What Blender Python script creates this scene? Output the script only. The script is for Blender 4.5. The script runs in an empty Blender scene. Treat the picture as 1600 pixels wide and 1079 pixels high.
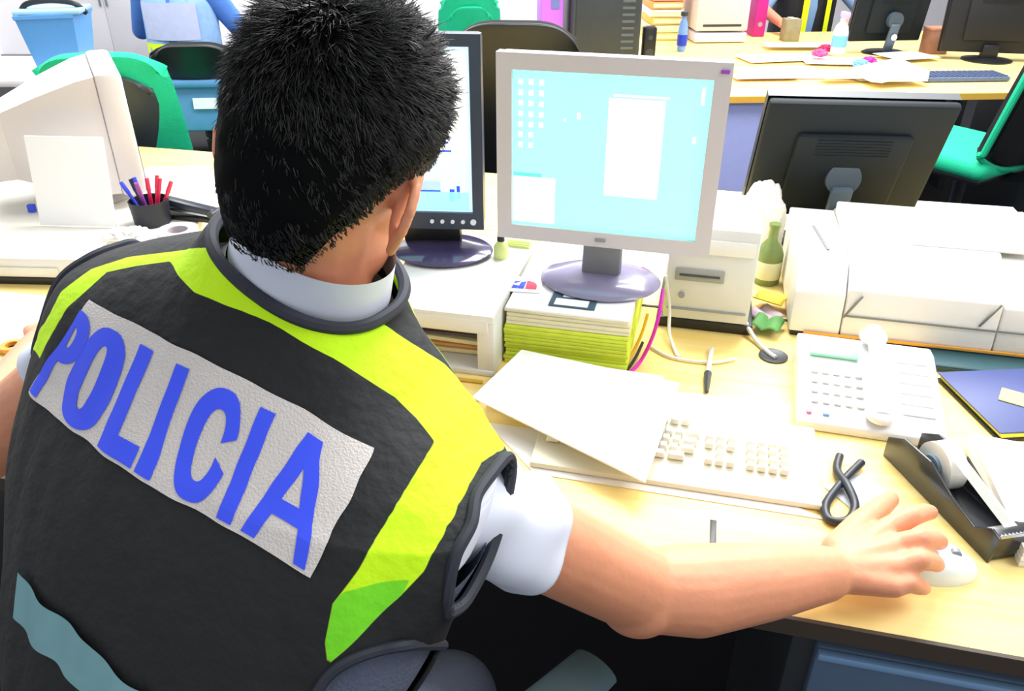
import bpy, bmesh, math, random
import numpy as np
from mathutils import Vector, Matrix, noise
random.seed(7)
PI=math.pi
COL=bpy.context.scene.collection
# ------------------------------------------------------------------ camera
F=1244.0; PIT=math.radians(30); CAMZ=1.53
sP,cP=math.sin(PIT),math.cos(PIT)
def ray(px,py):
    a=(px-800)/F; b=(539.5-py)/F
    return Vector((a,cP+b*sP,-sP+b*cP))
def P(px,py,z=.75):            # where a sight line meets the level z
    r=ray(px,py); t=(z-CAMZ)/r.z
    return Vector((r.x*t,r.y*t,z))
def D(px,py,d):
    r=ray(px,py); return Vector((r.x*d,r.y*d,CAMZ+r.z*d))
def PY(px,py,y):               # where a sight line meets the distance y
    r=ray(px,py); t=y/r.y
    return Vector((r.x*t,y,CAMZ+r.z*t))
# ------------------------------------------------------------------ materials
_m={}
def mat(name,c,rough=.55,metal=0.0,emit=0.0,var=.06,scale=30,bump=0.0,bscale=200,spec=.5,trans=0.0,alpha=1,coat=0,sss=0):
    if name in _m: return _m[name]
    m=bpy.data.materials.new(name); m.use_nodes=True; _m[name]=m
    nt=m.node_tree; b=nt.nodes['Principled BSDF']
    c=tuple(((x/255)/12.92 if x/255<=.04045 else ((x/255+.055)/1.055)**2.4) for x in c)
    tc=nt.nodes.new('ShaderNodeTexCoord'); n=nt.nodes.new('ShaderNodeTexNoise')
    n.inputs['Scale'].default_value=scale; n.inputs['Detail'].default_value=4
    nt.links.new(tc.outputs['Object'],n.inputs['Vector'])
    mx=nt.nodes.new('ShaderNodeMix'); mx.data_type='RGBA'
    mx.inputs['A'].default_value=(*[max(0,x*(1-var)) for x in c],1)
    mx.inputs['B'].default_value=(*[min(1,x*(1+var)) for x in c],1)
    nt.links.new(n.outputs['Fac'],mx.inputs['Factor'])
    nt.links.new(mx.outputs['Result'],b.inputs['Base Color'])
    b.inputs['Roughness'].default_value=rough; b.inputs['Metallic'].default_value=metal
    b.inputs['Specular IOR Level'].default_value=spec
    if trans: b.inputs['Transmission Weight'].default_value=trans
    if coat: b.inputs['Coat Weight'].default_value=coat
    if sss:
        b.inputs['Subsurface Weight'].default_value=sss; b.inputs['Subsurface Radius'].default_value=(.012,.004,.002); b.inputs['Subsurface Scale'].default_value=1
    if alpha<1: b.inputs['Alpha'].default_value=alpha
    if emit:
        nt.links.new(mx.outputs['Result'],b.inputs['Emission Color']); b.inputs['Emission Strength'].default_value=emit
    if bump:
        n2=nt.nodes.new('ShaderNodeTexNoise'); n2.inputs['Scale'].default_value=bscale; n2.inputs['Detail'].default_value=3
        nt.links.new(tc.outputs['Object'],n2.inputs['Vector'])
        bp=nt.nodes.new('ShaderNodeBump'); bp.inputs['Strength'].default_value=bump; bp.inputs['Distance'].default_value=.01
        nt.links.new(n2.outputs['Fac'],bp.inputs['Height']); nt.links.new(bp.outputs['Normal'],b.inputs['Normal'])
    return m
def wood_mat(name,c1,c2):
    m=mat(name,c1,.45); nt=m.node_tree; b=nt.nodes['Principled BSDF']
    tc=nt.nodes.new('ShaderNodeTexCoord'); mp=nt.nodes.new('ShaderNodeMapping'); mp.inputs['Scale'].default_value=(1.5,22,22)
    n=nt.nodes.new('ShaderNodeTexNoise'); n.inputs['Scale'].default_value=3; n.inputs['Detail'].default_value=6
    r=nt.nodes.new('ShaderNodeValToRGB')
    lin=lambda c:tuple(((x/255+.055)/1.055)**2.4 for x in c)+(1,)
    r.color_ramp.elements[0].position=.3; r.color_ramp.elements[1].position=.7
    r.color_ramp.elements[0].color=lin(c1); r.color_ramp.elements[1].color=lin(c2)
    nt.links.new(tc.outputs['Object'],mp.inputs['Vector']); nt.links.new(mp.outputs['Vector'],n.inputs['Vector'])
    nt.links.new(n.outputs['Fac'],r.inputs['Fac']); nt.links.new(r.outputs['Color'],b.inputs['Base Color'])
    return m
WOOD=wood_mat('beech_laminate',(249,216,126),(253,230,156))
WHITE=mat('white_plastic',(224,224,220),.4,var=.02)
BEIGE=mat('warm_white_plastic',(228,224,218),.45,var=.03)
PAPER=mat('paper',(246,246,246),.8,var=.01)
CREAM=mat('cream_paper',(246,232,196),.8,var=.03)
BLACK=mat('black_plastic',(22,24,26),.4,var=.2)
MATTEBLACK=mat('black_fabric_chair',(16,17,19),.9,var=.3,bump=.3)
DARK=mat('charcoal_plastic',(52,58,64),.4,var=.1)
GREY=mat('grey_plastic',(140,146,152),.4,var=.05)
SILVER=mat('silver_bezel',(204,202,208),.35,var=.02)
GREEN=mat('green_fabric',(10,190,140),.8,var=.08,bump=.2)
YELLOW=mat('hi_vis_yellow',(228,250,10),.7,var=.02,emit=.12)
BLUE=mat('blue_plastic',(96,160,222),.4)
STEEL=mat('steel',(180,182,186),.25,metal=.9)
# ------------------------------------------------------------------ mesh builder
class MB:
    def __init__(s): s.bm=bmesh.new()
    def _fin(s,verts,faces,M,mi):
        if M is not None: bmesh.ops.transform(s.bm,matrix=M,verts=verts)
        for f in faces: f.material_index=mi
    def box(s,c,d,rot=(0,0,0),bev=.0,mi=0,seg=2,taper=None):
        b=bmesh.new(); bmesh.ops.create_cube(b,size=1)
        for v in b.verts:
            v.co=Vector((v.co.x*d[0],v.co.y*d[1],v.co.z*d[2]))
            if taper and v.co.z>0: v.co.x*=taper[0]; v.co.y*=taper[1]
        if bev: bmesh.ops.bevel(b,geom=b.edges[:],offset=min(bev,min(d)*.49),segments=seg,profile=.5,affect='EDGES')
        s._merge(b,Matrix.Translation(c)@rotm(rot),mi); return s
    def _merge(s,b,M,mi):
        mp={}
        for v in b.verts: mp[v]=s.bm.verts.new(M@v.co)
        for f in b.faces:
            try: g=s.bm.faces.new([mp[v] for v in f.verts]); g.material_index=mi
            except ValueError: pass
        b.free()
    def cyl(s,p1,p2,r1,r2=None,n=24,mi=0,cap=True):
        p1=Vector(p1);p2=Vector(p2); r2=r1 if r2 is None else r2
        ax=(p2-p1).normalized(); q=ax.to_track_quat('Z','Y'); rings=[]
        for p,r in ((p1,r1),(p2,r2)):
            rings.append([s.bm.verts.new(p+q@Vector((r*math.cos(2*PI*k/n),r*math.sin(2*PI*k/n),0))) for k in range(n)])
        for k in range(n):
            s.bm.faces.new((rings[0][k],rings[0][(k+1)%n],rings[1][(k+1)%n],rings[1][k])).material_index=mi
        if cap:
            s.bm.faces.new(rings[0][::-1]).material_index=mi; s.bm.faces.new(rings[1]).material_index=mi
        return s
    def tube(s,pts,r,n=8,mi=0,smooth_it=3,flat=1.0):
        pts=[Vector(p) for p in pts]
        if smooth_it: pts=spline(pts,smooth_it*4)
        rr=r if callable(r) else (lambda t:r)
        rings=[]; L=len(pts); up=Vector((0,0,1))
        for i,p in enumerate(pts):
            t=(pts[min(i+1,L-1)]-pts[max(i-1,0)])
            if t.length<1e-9: t=Vector((1,0,0))
            t.normalize(); a=t.cross(up)
            if a.length<1e-3: a=t.cross(Vector((0,1,0)))
            a.normalize(); b=a.cross(t); q=rr(i/(L-1))
            rings.append([s.bm.verts.new(p+a*q*math.cos(2*PI*k/n)+b*q*flat*math.sin(2*PI*k/n)) for k in range(n)])
        for i in range(L-1):
            for k in range(n):
                s.bm.faces.new((rings[i][k],rings[i][(k+1)%n],rings[i+1][(k+1)%n],rings[i+1][k])).material_index=mi
        s.bm.faces.new(rings[0][::-1]).material_index=mi; s.bm.faces.new(rings[-1]).material_index=mi
        return s
    def lathe(s,prof,c=(0,0,0),n=32,mi=0,sx=1,sy=1,rot=(0,0,0)):
        R=rotm(rot); c=Vector(c); rings=[]
        for r,z in prof:
            rings.append([s.bm.verts.new(c+(R@Vector((r*sx*math.cos(2*PI*k/n),r*sy*math.sin(2*PI*k/n),z)))) for k in range(n)])
        for i in range(len(prof)-1):
            for k in range(n):
                try: s.bm.faces.new((rings[i][k],rings[i][(k+1)%n],rings[i+1][(k+1)%n],rings[i+1][k])).material_index=mi
                except ValueError: pass
        s.bm.faces.new(rings[0][::-1]).material_index=mi; s.bm.faces.new(rings[-1]).material_index=mi
        return s
    def prism(s,poly,d,M=Matrix.Identity(4),mi=0,bev=0):     # polygon in xy, extruded along z
        b=bmesh.new()
        lo=[b.verts.new((x,y,0)) for x,y in poly]; hi=[b.verts.new((x,y,d)) for x,y in poly]
        b.faces.new(lo[::-1]); b.faces.new(hi); n=len(poly)
        for k in range(n): b.faces.new((lo[k],lo[(k+1)%n],hi[(k+1)%n],hi[k]))
        bmesh.ops.recalc_face_normals(b,faces=b.faces)
        if bev: bmesh.ops.bevel(b,geom=b.edges[:],offset=bev,segments=2,profile=.5,affect='EDGES')
        s._merge(b,M,mi); return s
    def ball(s,c,r,mi=0,n=3,rot=(0,0,0)):
        b=bmesh.new(); bmesh.ops.create_icosphere(b,subdivisions=n,radius=1)
        r=(r,r,r) if not hasattr(r,'__len__') else r
        s._merge(b,Matrix.Translation(c)@rotm(rot)@Matrix.Diagonal((*r,1)),mi); return s
    def quad(s,pts,mi=0):
        s.bm.faces.new([s.bm.verts.new(p) for p in pts]).material_index=mi; return s
    def grid(s,fn,nu,nv,mi=0,closed=False):
        V=[[s.bm.verts.new(fn(i/nu,j/nv)) for j in range(nv+1)] for i in range(nu+(0 if closed else 1))]
        for i in range(nu):
            i2=(i+1)%nu if closed else i+1
            for j in range(nv): s.bm.faces.new((V[i][j],V[i2][j],V[i2][j+1],V[i][j+1])).material_index=mi
        return s
    def build(s,name,mats,parent=None,smooth=True,ang=38,recalc=True):
        bm=s.bm
        if recalc: bmesh.ops.recalc_face_normals(bm,faces=bm.faces)
        if smooth:
            for f in bm.faces: f.smooth=True
            a=math.radians(ang)
            for e in bm.edges:
                if len(e.link_faces)==2 and e.calc_face_angle(0)>a: e.smooth=False
        me=bpy.data.meshes.new(name); bm.to_mesh(me); bm.free()
        for m in (mats if isinstance(mats,(list,tuple)) else [mats]): me.materials.append(m)
        o=bpy.data.objects.new(name,me); COL.objects.link(o)
        if parent: o.parent=parent
        return o
def rotm(r): 
    return Matrix.Rotation(r[2],4,'Z')@Matrix.Rotation(r[1],4,'Y')@Matrix.Rotation(r[0],4,'X')
def spline(pts,k):
    if len(pts)<3: 
        return [pts[0].lerp(pts[-1],i/k) for i in range(k+1)]
    out=[]; n=len(pts)
    for i in range(n-1):
        p0=pts[max(i-1,0)];p1=pts[i];p2=pts[i+1];p3=pts[min(i+2,n-1)]
        for j in range(k):
            t=j/k
            out.append(.5*((2*p1)+(p2-p0)*t+(2*p0-5*p1+4*p2-p3)*t*t+(3*p1-p0-3*p2+p3)*t**3))
    out.append(pts[-1].copy()); return out
def tag(o,label,cat,group=None,kind=None):
    if label: o['label']=label
    if cat: o['category']=cat
    if group: o['group']=group
    if kind: o['kind']=kind
    return o
def thing(name,label,cat,loc=(0,0,0),rz=0,group=None):
    o=bpy.data.objects.new(name,None); COL.objects.link(o); o.empty_display_size=.05
    o.location=loc; o.rotation_euler=(0,0,rz); return tag(o,label,cat,group)
def copy_tree(o,parent=None):
    c=o.copy(); COL.objects.link(c)
    if parent: c.parent=parent
    for ch in list(o.children): copy_tree(ch,c)
    return c
def place(o,loc,rz=0):
    o.location=loc; o.rotation_euler=(0,0,rz); return o
def struct(o): o['kind']='structure'; return o
R=math.radians
YD=R(-13.5)
# ------------------------------------------------------------------ room
FLOORM=mat('shade_dark_floor',(30,31,36),.95,var=.2,scale=40)  # dark colour carries the deep shadow around and under the desks
WALLM=mat('white_wall',(242,240,244),.8,var=.01)
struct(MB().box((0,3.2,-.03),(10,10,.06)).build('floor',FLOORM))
struct(MB().box((0,8.26,1.4),(10,.12,2.8)).build('wall_back',WALLM))
struct(MB().box((-5.06,3.2,1.4),(.12,10,2.8)).build('wall_left',WALLM))
struct(MB().box((5.06,3.2,1.4),(.12,10,2.8)).build('wall_right',WALLM))
struct(MB().box((0,8.18,.05),(10,.03,.1)).build('baseboard_back',GREY))
# ------------------------------------------------------------------ desks (desk frame: origin at a point of the front edge)
DO=Vector((.339,.681,0)); Rd=Matrix.Rotation(YD,3,'Z')
def dk(x,y,z=.75): return DO+Rd@Vector((x,y,z))
def make_desk(label,x0,x1,y0,y1,name='office_desk',slot=False):
    t=thing(name,label,'desk',dk(0,0,0),YD)
    cx=(x0+x1)/2; cy=(y0+y1)/2
    MB().box((cx,cy,.737),(x1-x0,y1-y0,.026),bev=.003).build('desktop',WOOD,t)
    m=MB().box((cx,y0+.001,.737),(x1-x0,.006,.027)); m.build('edge_strip',mat('dark_edge',(70,60,50),.6),t)
    for sx in (x0+.05,x1-.05):
        m=MB().box((sx,cy,.372),(.05,.05,.69),bev=.004).box((sx,cy,.02),(.06,(y1-y0)*.9,.04),bev=.008).box((sx,cy,.71),(.05,(y1-y0)*.85,.028))
        m.build('leg',DARK,t)
    return t
desk1=make_desk('light beech office desk the officer leans on, keyboard and mouse on it',-2.35,1.15,0,.803)
desk2=make_desk('light beech office desk behind the first one, white printer side facing pair',-2.35,1.15,.807,1.61)
desk2['label']='beech desk set back to back behind the officer\'s, monitor rear on it'
MB().box((0,1.2,.45),(2.2,.02,.4)).build('modesty_panel',mat('lavender_panel',(176,184,240),.6),desk2)
# dark rubber slot on the desk top
tag(place(MB().box((0,0,.0006),(.009,.062,.0012),bev=.0004).build('black_marker_strip',BLACK),P(1114,836),YD),'thin black strip lying on the bare beech desk near the forearm','strip')
# pedestal under desk
t=thing('drawer_pedestal','blue grey drawer pedestal with dark frame under the desk, lower right','cabinet',dk(.13+.22,.26,0),YD)
FR=mat('pedestal_frame',(48,52,58),.5); PB=mat('pedestal_blue_grey',(92,114,142),.5,var=.08)
MB().box((0,0,.36),(.66,.44,.7),bev=.006).build('body',FR,t)
for z,h in ((.585,.2),(.37,.2),(.15,.2)):
    d=MB().box((.0,-.226,z),(.6,.02,h),bev=.004).build('drawer',PB,t)
    MB().box((0,-.242,z+h/2-.008),(.6,.012,.012),bev=.003).build('handle',mat('lip_highlight',(130,170,215),.4),d)  # pale blue strip paints the highlight line along the drawer edge

# ------------------------------------------------------------------ body tools
def remesh(prims,name,mats,parent,voxel=.004,smooth=5,disp=None):
    mb=bmesh.new()
    for pr in prims:
        b=bmesh.new()
        if pr[0]=='e':
            _,c,r,rot=pr
            bmesh.ops.create_icosphere(b,subdivisions=4,radius=1)
            bmesh.ops.transform(b,matrix=Matrix.Translation(c)@rotm(rot)@Matrix.Diagonal((*r,1)),verts=b.verts)
        else:
            p1,r1,p2,r2=pr
            for p,r in ((p1,r1),(p2,r2)):
                bmesh.ops.create_icosphere(b,subdivisions=3,radius=r,matrix=Matrix.Translation(p))
            res=bmesh.ops.convex_hull(b,input=b.verts)
            bmesh.ops.delete(b,geom=list({g for g in res['geom_interior']+res['geom_unused'] if isinstance(g,bmesh.types.BMVert)}),context='VERTS')
        mp={v:mb.verts.new(v.co) for v in b.verts}
        for f in b.faces: mb.faces.new([mp[v] for v in f.verts])
        b.free()
    bmesh.ops.recalc_face_normals(mb,faces=mb.faces)
    me=bpy.data.meshes.new(name); mb.to_mesh(me); mb.free()
    o=bpy.data.objects.new(name,me); COL.objects.link(o)
    m=o.modifiers.new('r','REMESH'); m.mode='VOXEL'; m.voxel_size=voxel
    m=o.modifiers.new('s','SMOOTH'); m.iterations=smooth; m.factor=.5
    dg=bpy.context.evaluated_depsgraph_get(); dg.update()
    me2=bpy.data.meshes.new_from_object(o.evaluated_get(dg)); o.modifiers.clear(); o.data=me2
    bpy.data.meshes.remove(me); me2.name=name
    if disp:
        for v in me2.vertices: v.co=disp(v.co.copy(),v.normal.copy())
    for p in me2.polygons: p.use_smooth=True; p.material_index=0
    me2.materials.clear()
    for mm in (mats if isinstance(mats,(list,tuple)) else [mats]): me2.materials.append(mm)
    o.parent=parent
    return o
SKIN=mat('skin',(226,154,118),.5,var=.12,scale=14,sss=.25,bump=.08,bscale=90)
HAIRM=mat('black_hair',(15,16,18),.45,var=.4,spec=.5)
VESTB=mat('vest_black',(34,38,42),.75,var=.25,scale=9,bump=.25,bscale=60)
DENIM=mat('grey_denim',(84,92,112),.9,var=.15,bump=.3,bscale=300)
SHIRT=mat('white_shirt',(226,232,248),.85,var=.03)
# ------------------------------------------------------------------ the officer
SW=Vector((-.24,.624,0)); PYAW=R(-30.3)
officer=thing('person','man with short black hair in black and yellow vest, seated, hand on mouse','person',SW,PYAW)
Rp=Matrix.Rotation(PYAW,3,'Z'); Ri=Rp.inverted()
def L(w): return Ri@(Vector(w)-SW)       # world to the officer's own frame
# torso surface: rings (z, centre y, half width, half depth)
RINGS=[(.56,-.27,.150,.120),(.66,-.24,.152,.122),(.78,-.19,.168,.128),(.90,-.13,.198,.133),(.99,-.075,.230,.134),(1.06,-.03,.250,.128),
       (1.105,.0,.257,.116),(1.138,.02,.244,.100),(1.162,.037,.190,.092),(1.187,.053,.130,.082),(1.209,.064,.096,.075),(1.229,.071,.080,.071)]
_ra=[Vector((r[0],r[1],r[2])) for r in RINGS]
def _cat(vals,t):
    n=len(vals)-1; t=min(max(t,0),1)*n; i=min(int(t),n-1); t-=i
    p0=vals[max(i-1,0)];p1=vals[i];p2=vals[i+1];p3=vals[min(i+2,n)]
    return .5*((2*p1)+(p2-p0)*t+(2*p0-5*p1+4*p2-p3)*t*t+(3*p1-p0-3*p2+p3)*t**3)
RC=[[r[k] for r in RINGS] for k in range(4)]
def torso(th,v,off=0.0,wr=True):         # th: 0 at the spine, + towards his right; v: 0 hem .. 1 neck
    z,cy,a,b=(_cat(RC[k],v) for k in range(4))
    s,c=math.sin(th),math.cos(th); e=2/2.35
    x=(a+off)*math.copysign(abs(s)**e,s); y=cy-(b+off)*math.copysign(abs(c)**e,c)
    p=Vector((x,y,z+off*max(0,(v-.6)*2)-x*(.13*min(1,max(0,(z-.85)/.2))+.30*min(1,max(0,(z-1.11)/.11)))))
    p.x+=.028*min(1,max(0,(1.02-z)/.2))+.022*min(1,max(0,(z-1.12)/.08))
    if wr:
        k=.006*noise.noise(Vector((x*9+z*5,y*6,z*9)))+.003*noise.noise(Vector((x*30,z*14+x*8,3)))
        p+=Vector((s,-c,0))*k
    return p
ARM_R=[D(730,755,.66),D(1000,920,.905),P(1278,893,.81)]
#--- hand on the mouse
sh_r=Vector((.185,.025,1.062)); el_r=L(D(1000,920,.90)); wr_r=L(P(1285,896,.806))
sh_l=Vector((-.185,.005,1.125)); el_l=L(D(-22,695,.96)); wr_l=L(D(60,545,1.22))
def pr(a,ra,b,rb): return (Vector(a),ra,Vector(b),rb)
def lerp(a,b,t): return Vector(a).lerp(Vector(b),t)
prims=[]
# head
HC=L(D(527,222,.68)); HR=(R(-22),R(14),R(8))     # pitch forward, tilt to the right, turned a little from the torso
MH=Matrix.Translation(HC)@rotm((HR[0],HR[1],HR[2]))
def H(x,y,z): return MH@Vector((x,y,z))
def he(x,y,z,rx,ry,rz): prims.append(('e',H(x,y,z),(rx,ry,rz),HR))
he(0,-.008,.012,.077,.096,.094)
he(0,.035,-.02,.068,.062,.085)
he(0,.048,-.080,.046,.040,.048)
he(0,.068,-.125,.028,.026,.022)       # chin
he(0,.098,-.050,.011,.016,.02)        # nose
he(0,.084,-.028,.010,.02,.03)
for s in (-1,1):
    he(s*.042,.030,-.078,.018,.036,.036)   # jaw
    he(s*.035,.068,-.045,.024,.024,.022)   # cheek
    he(s*.03,.085,.0,.022,.012,.008)    # brow
    # ear: helix ring, bowl and lobe
    ec=[(.082,-.012,.028),(.089,-.022,.024),(.093,-.028,.008),(.090,-.024,-.012),(.083,-.014,-.028),(.078,-.004,-.034)]; ec=[(x_+.001,y_,z_-.034) for x_,y_,z_ in ec]
    for a,b in zip(ec,ec[1:]): prims.append(pr(H(s*a[0],a[1],a[2]),.0052,H(s*b[0],b[1],b[2]),.0052))
    he(s*.079,-.008,-.034,.006,.014,.026)
he(0,.083,-.088,.02,.01,.006)          # lips
# neck
nb=Vector((.014,.074,1.15))
prims.append(pr(nb,.050,H(0,-.012,-.06),.056))
prims.append(pr(nb+Vector((0,.008,0)),.048,H(0,.015,-.08),.046))
# torso core
for z,cy,a,b in RINGS[1:6:2]+[RINGS[6]]:
    prims.append(('e',Vector((0,cy,z)),(a*(.84 if z<1.03 else .72),b*.74,.09 if z<1.03 else .055),(0,R(6),0)))
prims.append(('e',Vector((0,-.235,.60)),(.165,.12,.10),(0,0,0)))
# right arm
prims+=[pr(sh_r,.046,lerp(sh_r,el_r,.5),.047),pr(lerp(sh_r,el_r,.5),.048,el_r,.049)]
bel=lerp(el_r,wr_r,.30)+Vector((0,0,-.002))
prims+=[pr(el_r,.047,bel+Vector((0,-.004,-.004)),.053),pr(bel+Vector((0,-.004,-.004)),.053,lerp(el_r,wr_r,.65)+Vector((0,-.003,-.002)),.046),pr(lerp(el_r,wr_r,.65)+Vector((0,-.003,-.002)),.046,wr_r,.034)]
prims.append(('e',el_r+Vector((.0,-.006,-.004)),(.048,.047,.046),(0,0,0)))
Wr=lambda px,py,z: L(P(px,py,z))
wq=Wr(1304,893,.802)
kn={'i':Wr(1386,826,.812),'m':Wr(1404,851,.816),'r':Wr(1408,884,.812),'p':Wr(1396,915,.801)}
for k,v in kn.items():
    prims.append(pr(lerp(wr_r,wq,.6),.024,v,.0145))
prims.append(('e',lerp(wq,kn['m'],.5)+Vector((0,0,-.004)),(.046,.046,.021),(0,0,0)))
prims.append(pr(wr_r,.026,lerp(wq,kn['r'],.3),.02))
def finger(pts,rs):
    for (a,b,r1,r2) in zip(pts,pts[1:],rs,rs[1:]): prims.append(pr(a,r1,b,r2))
finger([kn['i'],Wr(1424,806,.823),Wr(1444,800,.809),Wr(1453,800,.795)],[.0150,.0138,.0124,.0108])
finger([kn['m'],Wr(1438,842,.828),Wr(1460,842,.814),Wr(1468,846,.798)],[.0155,.0140,.0126,.0110])
finger([kn['r'],Wr(1438,874,.822),Wr(1456,877,.808),Wr(1463,881,.793)],[.0148,.0132,.0120,.0104])
finger([kn['p'],Wr(1420,910,.804),Wr(1436,916,.792),Wr(1443,918,.782)],[.0135,.0118,.0106,.0092])
finger([Wr(1312,862,.802),Wr(1345,820,.798),Wr(1372,795,.793),Wr(1391,780,.782)],[.024,.0190,.0155,.0125])
# left arm
prims+=[pr(sh_l,.046,lerp(sh_l,el_l,.5),.047),pr(lerp(sh_l,el_l,.5),.047,el_l,.044),
        pr(el_l,.044,lerp(el_l,wr_l,.35),.045),pr(lerp(el_l,wr_l,.35),.045,wr_l,.028)]
dl=(wr_l-el_l).normalized(); sd=Vector((dl.y,-dl.x,0)).normalized()
prims.append(pr(wr_l,.026,wr_l+dl*.05,.024))
for q in range(4):
    a=wr_l+dl*.085+sd*(.027-.018*q); prims.append(pr(wr_l+dl*.03,.022,a,.012))
    b=a+dl*(.038-.004*abs(q-1.4))+Vector((0,0,-.006)); c=b+dl*.026+Vector((0,0,-.018)); finger([a,b,c],[.0105,.0092,.008])
a=wr_l+dl*.035+sd*.034; finger([wr_l+dl*.01+sd*.018,a,a+dl*.03+sd*.014+Vector((0,0,-.008)),a+dl*.052+sd*.014+Vector((0,0,-.018))],[.016,.013,.011,.008])
# legs
hipz=.60
legs=[]
for s in (-1,1):
    hp=Vector((s*.095,-.22,.585)); kne=Vector((.075,.17,.52)) if s>0 else Vector((-.15,.20,.53)); an=Vector((s*.15+(.05 if s>0 else 0),.14,.10)); toe=an+Vector((s*.03,.15,-.055))
    legs.append((hp,kne,an,toe))
    prims+=[pr(hp,.085,kne,.055),pr(kne,.052,an,.036),pr(an,.034,toe,.026)]
remesh(prims,'body',SKIN,officer,voxel=.0032,smooth=6)

# trousers
tp=[]
for hp,kne,an,toe in legs: tp+=[pr(hp,.098,lerp(hp,kne,.6),.085),pr(lerp(hp,kne,.6),.085,kne,.070),pr(kne,.068,an+Vector((0,0,.03)),.052)]
tp.append(('e',Vector((0,-.235,.60)),(.170,.135,.11),(0,0,0))); tp.append(('e',Vector((.030,-.185,.74)),(.160,.118,.17),(0,0,0)))
tro=remesh(tp,'trousers',DENIM,officer,voxel=.007,smooth=4)
MB().grid(lambda s,t:torso(-PI+2*PI*s,t*.47,-.004,True),90,24).build('waistband',DENIM,tro)
for hp,kne,an,toe in legs:
    remesh([pr(an+Vector((0,-.03,-.045)),.045,toe+Vector((0,0,-.005)),.036),pr(an,.042,an+Vector((0,0,-.03)),.045)],'shoe',BLACK,officer,voxel=.006)

# vest: shell with painted-on regions held as distance attributes
NU,NVV=300,260
def surf_table(cfn):
    return None
def vest_uv(px,py):
    best=None
    return best
# sight-line lookup on the torso surface
TH=np.linspace(-PI*.75,PI*.75,361); VV=np.linspace(0,1,301)
G=np.array([[tuple(Rp@torso(a,v,.004,False)+SW) for v in VV] for a in TH])
dG1=np.gradient(G,axis=0); dG2=np.gradient(G,axis=1); NG=np.cross(dG1,dG2)
cam=np.array([0,0,CAMZ]); rel=G-cam
dep=rel[...,1]*cP-rel[...,2]*sP; upp=rel[...,1]*sP+rel[...,2]*cP
GX=800+rel[...,0]/dep*F; GY=539.5-upp/dep*F
face=(NG*rel).sum(-1)
vis=face<0 if face[180,150]<0 else face>0
def uv(px,py):
    d=(GX-px)**2+(GY-py)**2; d=np.where(vis,d,1e9); i,j=np.unravel_index(np.argmin(d),d.shape)
    i=min(max(i,1),len(TH)-2); j=min(max(j,1),len(VV)-2)
    J=np.array([[(GX[i+1,j]-GX[i-1,j])/2,(GX[i,j+1]-GX[i,j-1])/2],[(GY[i+1,j]-GY[i-1,j])/2,(GY[i,j+1]-GY[i,j-1])/2]])
    q=np.zeros(2)
    if abs(np.linalg.det(J))>.05: q=np.clip(np.linalg.solve(J,[px-GX[i,j],py-GY[i,j]]),-.6,.6)
    return (float(TH[i]+q[0]*(TH[1]-TH[0])),float(VV[j]+q[1]*(VV[1]-VV[0])),float(d[i,j])**.5)
SU,SV=.2,.75
def polyuv(pts,sub=5):
    out=[]; pts=[tuple(pts[k][c]+(pts[(k+1)%len(pts)][c]-pts[k][c])*m/sub for c in (0,1)) for k in range(len(pts)) for m in range(sub)]
    for p in pts:
        if len(p)==2: a=uv(*p); out.append((a[0]*SU,a[1]*SV))
        else: out.append((p[0]*SU,p[1]*SV))
    return out
def sdf(poly,X,Y):      # >0 inside
    d=np.full(X.shape,1e9); ins=np.zeros(X.shape,bool); n=len(poly)
    for k in range(n):
        ax,ay=poly[k]; bx,by=poly[(k+1)%n]
        ex,ey=bx-ax,by-ay; wx,wy=X-ax,Y-ay
        t=np.clip((wx*ex+wy*ey)/(ex*ex+ey*ey+1e-12),0,1)
        d=np.minimum(d,(wx-ex*t)**2+(wy-ey*t)**2)
        c=((ay>Y)!=(by>Y))&(X<(bx-ax)*(Y-ay)/(by-ay+1e-12)+ax); ins^=c
    d=np.sqrt(d); return np.where(ins,d,-d)
#VESTPOLY
YEL=[(200,402),(300,388),(355,384),(470,438),(600,505),(720,585),(812,680),(752,722),(662,890),(622,935),(560,992),(512,1035),(508,1000),(520,940),(560,890),(620,790),(680,690),(655,655),(620,622),(520,560),(420,505),(310,455),(262,408),(215,415),(170,425),(110,480),(60,560),(50,540),(100,455),(150,420)]
TTOP=[(147,468),(256,526),(366,583),(476,641),(585,700)]; TBOT=[(45,612),(155,697),(265,773),(375,834),(485,898)]
FOLD_SHADE=[(520,925),(640,905),(600,990),(500,1050),(495,990)]  # shading of the folded yellow tip, put into the colour as green
def smoothpoly(p):
    return p
ypoly=polyuv(YEL); gpoly=polyuv(FOLD_SHADE)
TG=[[uv(b[0]+(a[0]-b[0])*k/4,b[1]+(a[1]-b[1])*k/4)[:2] for a,b in zip(TTOP,TBOT)] for k in range(5)]
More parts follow.
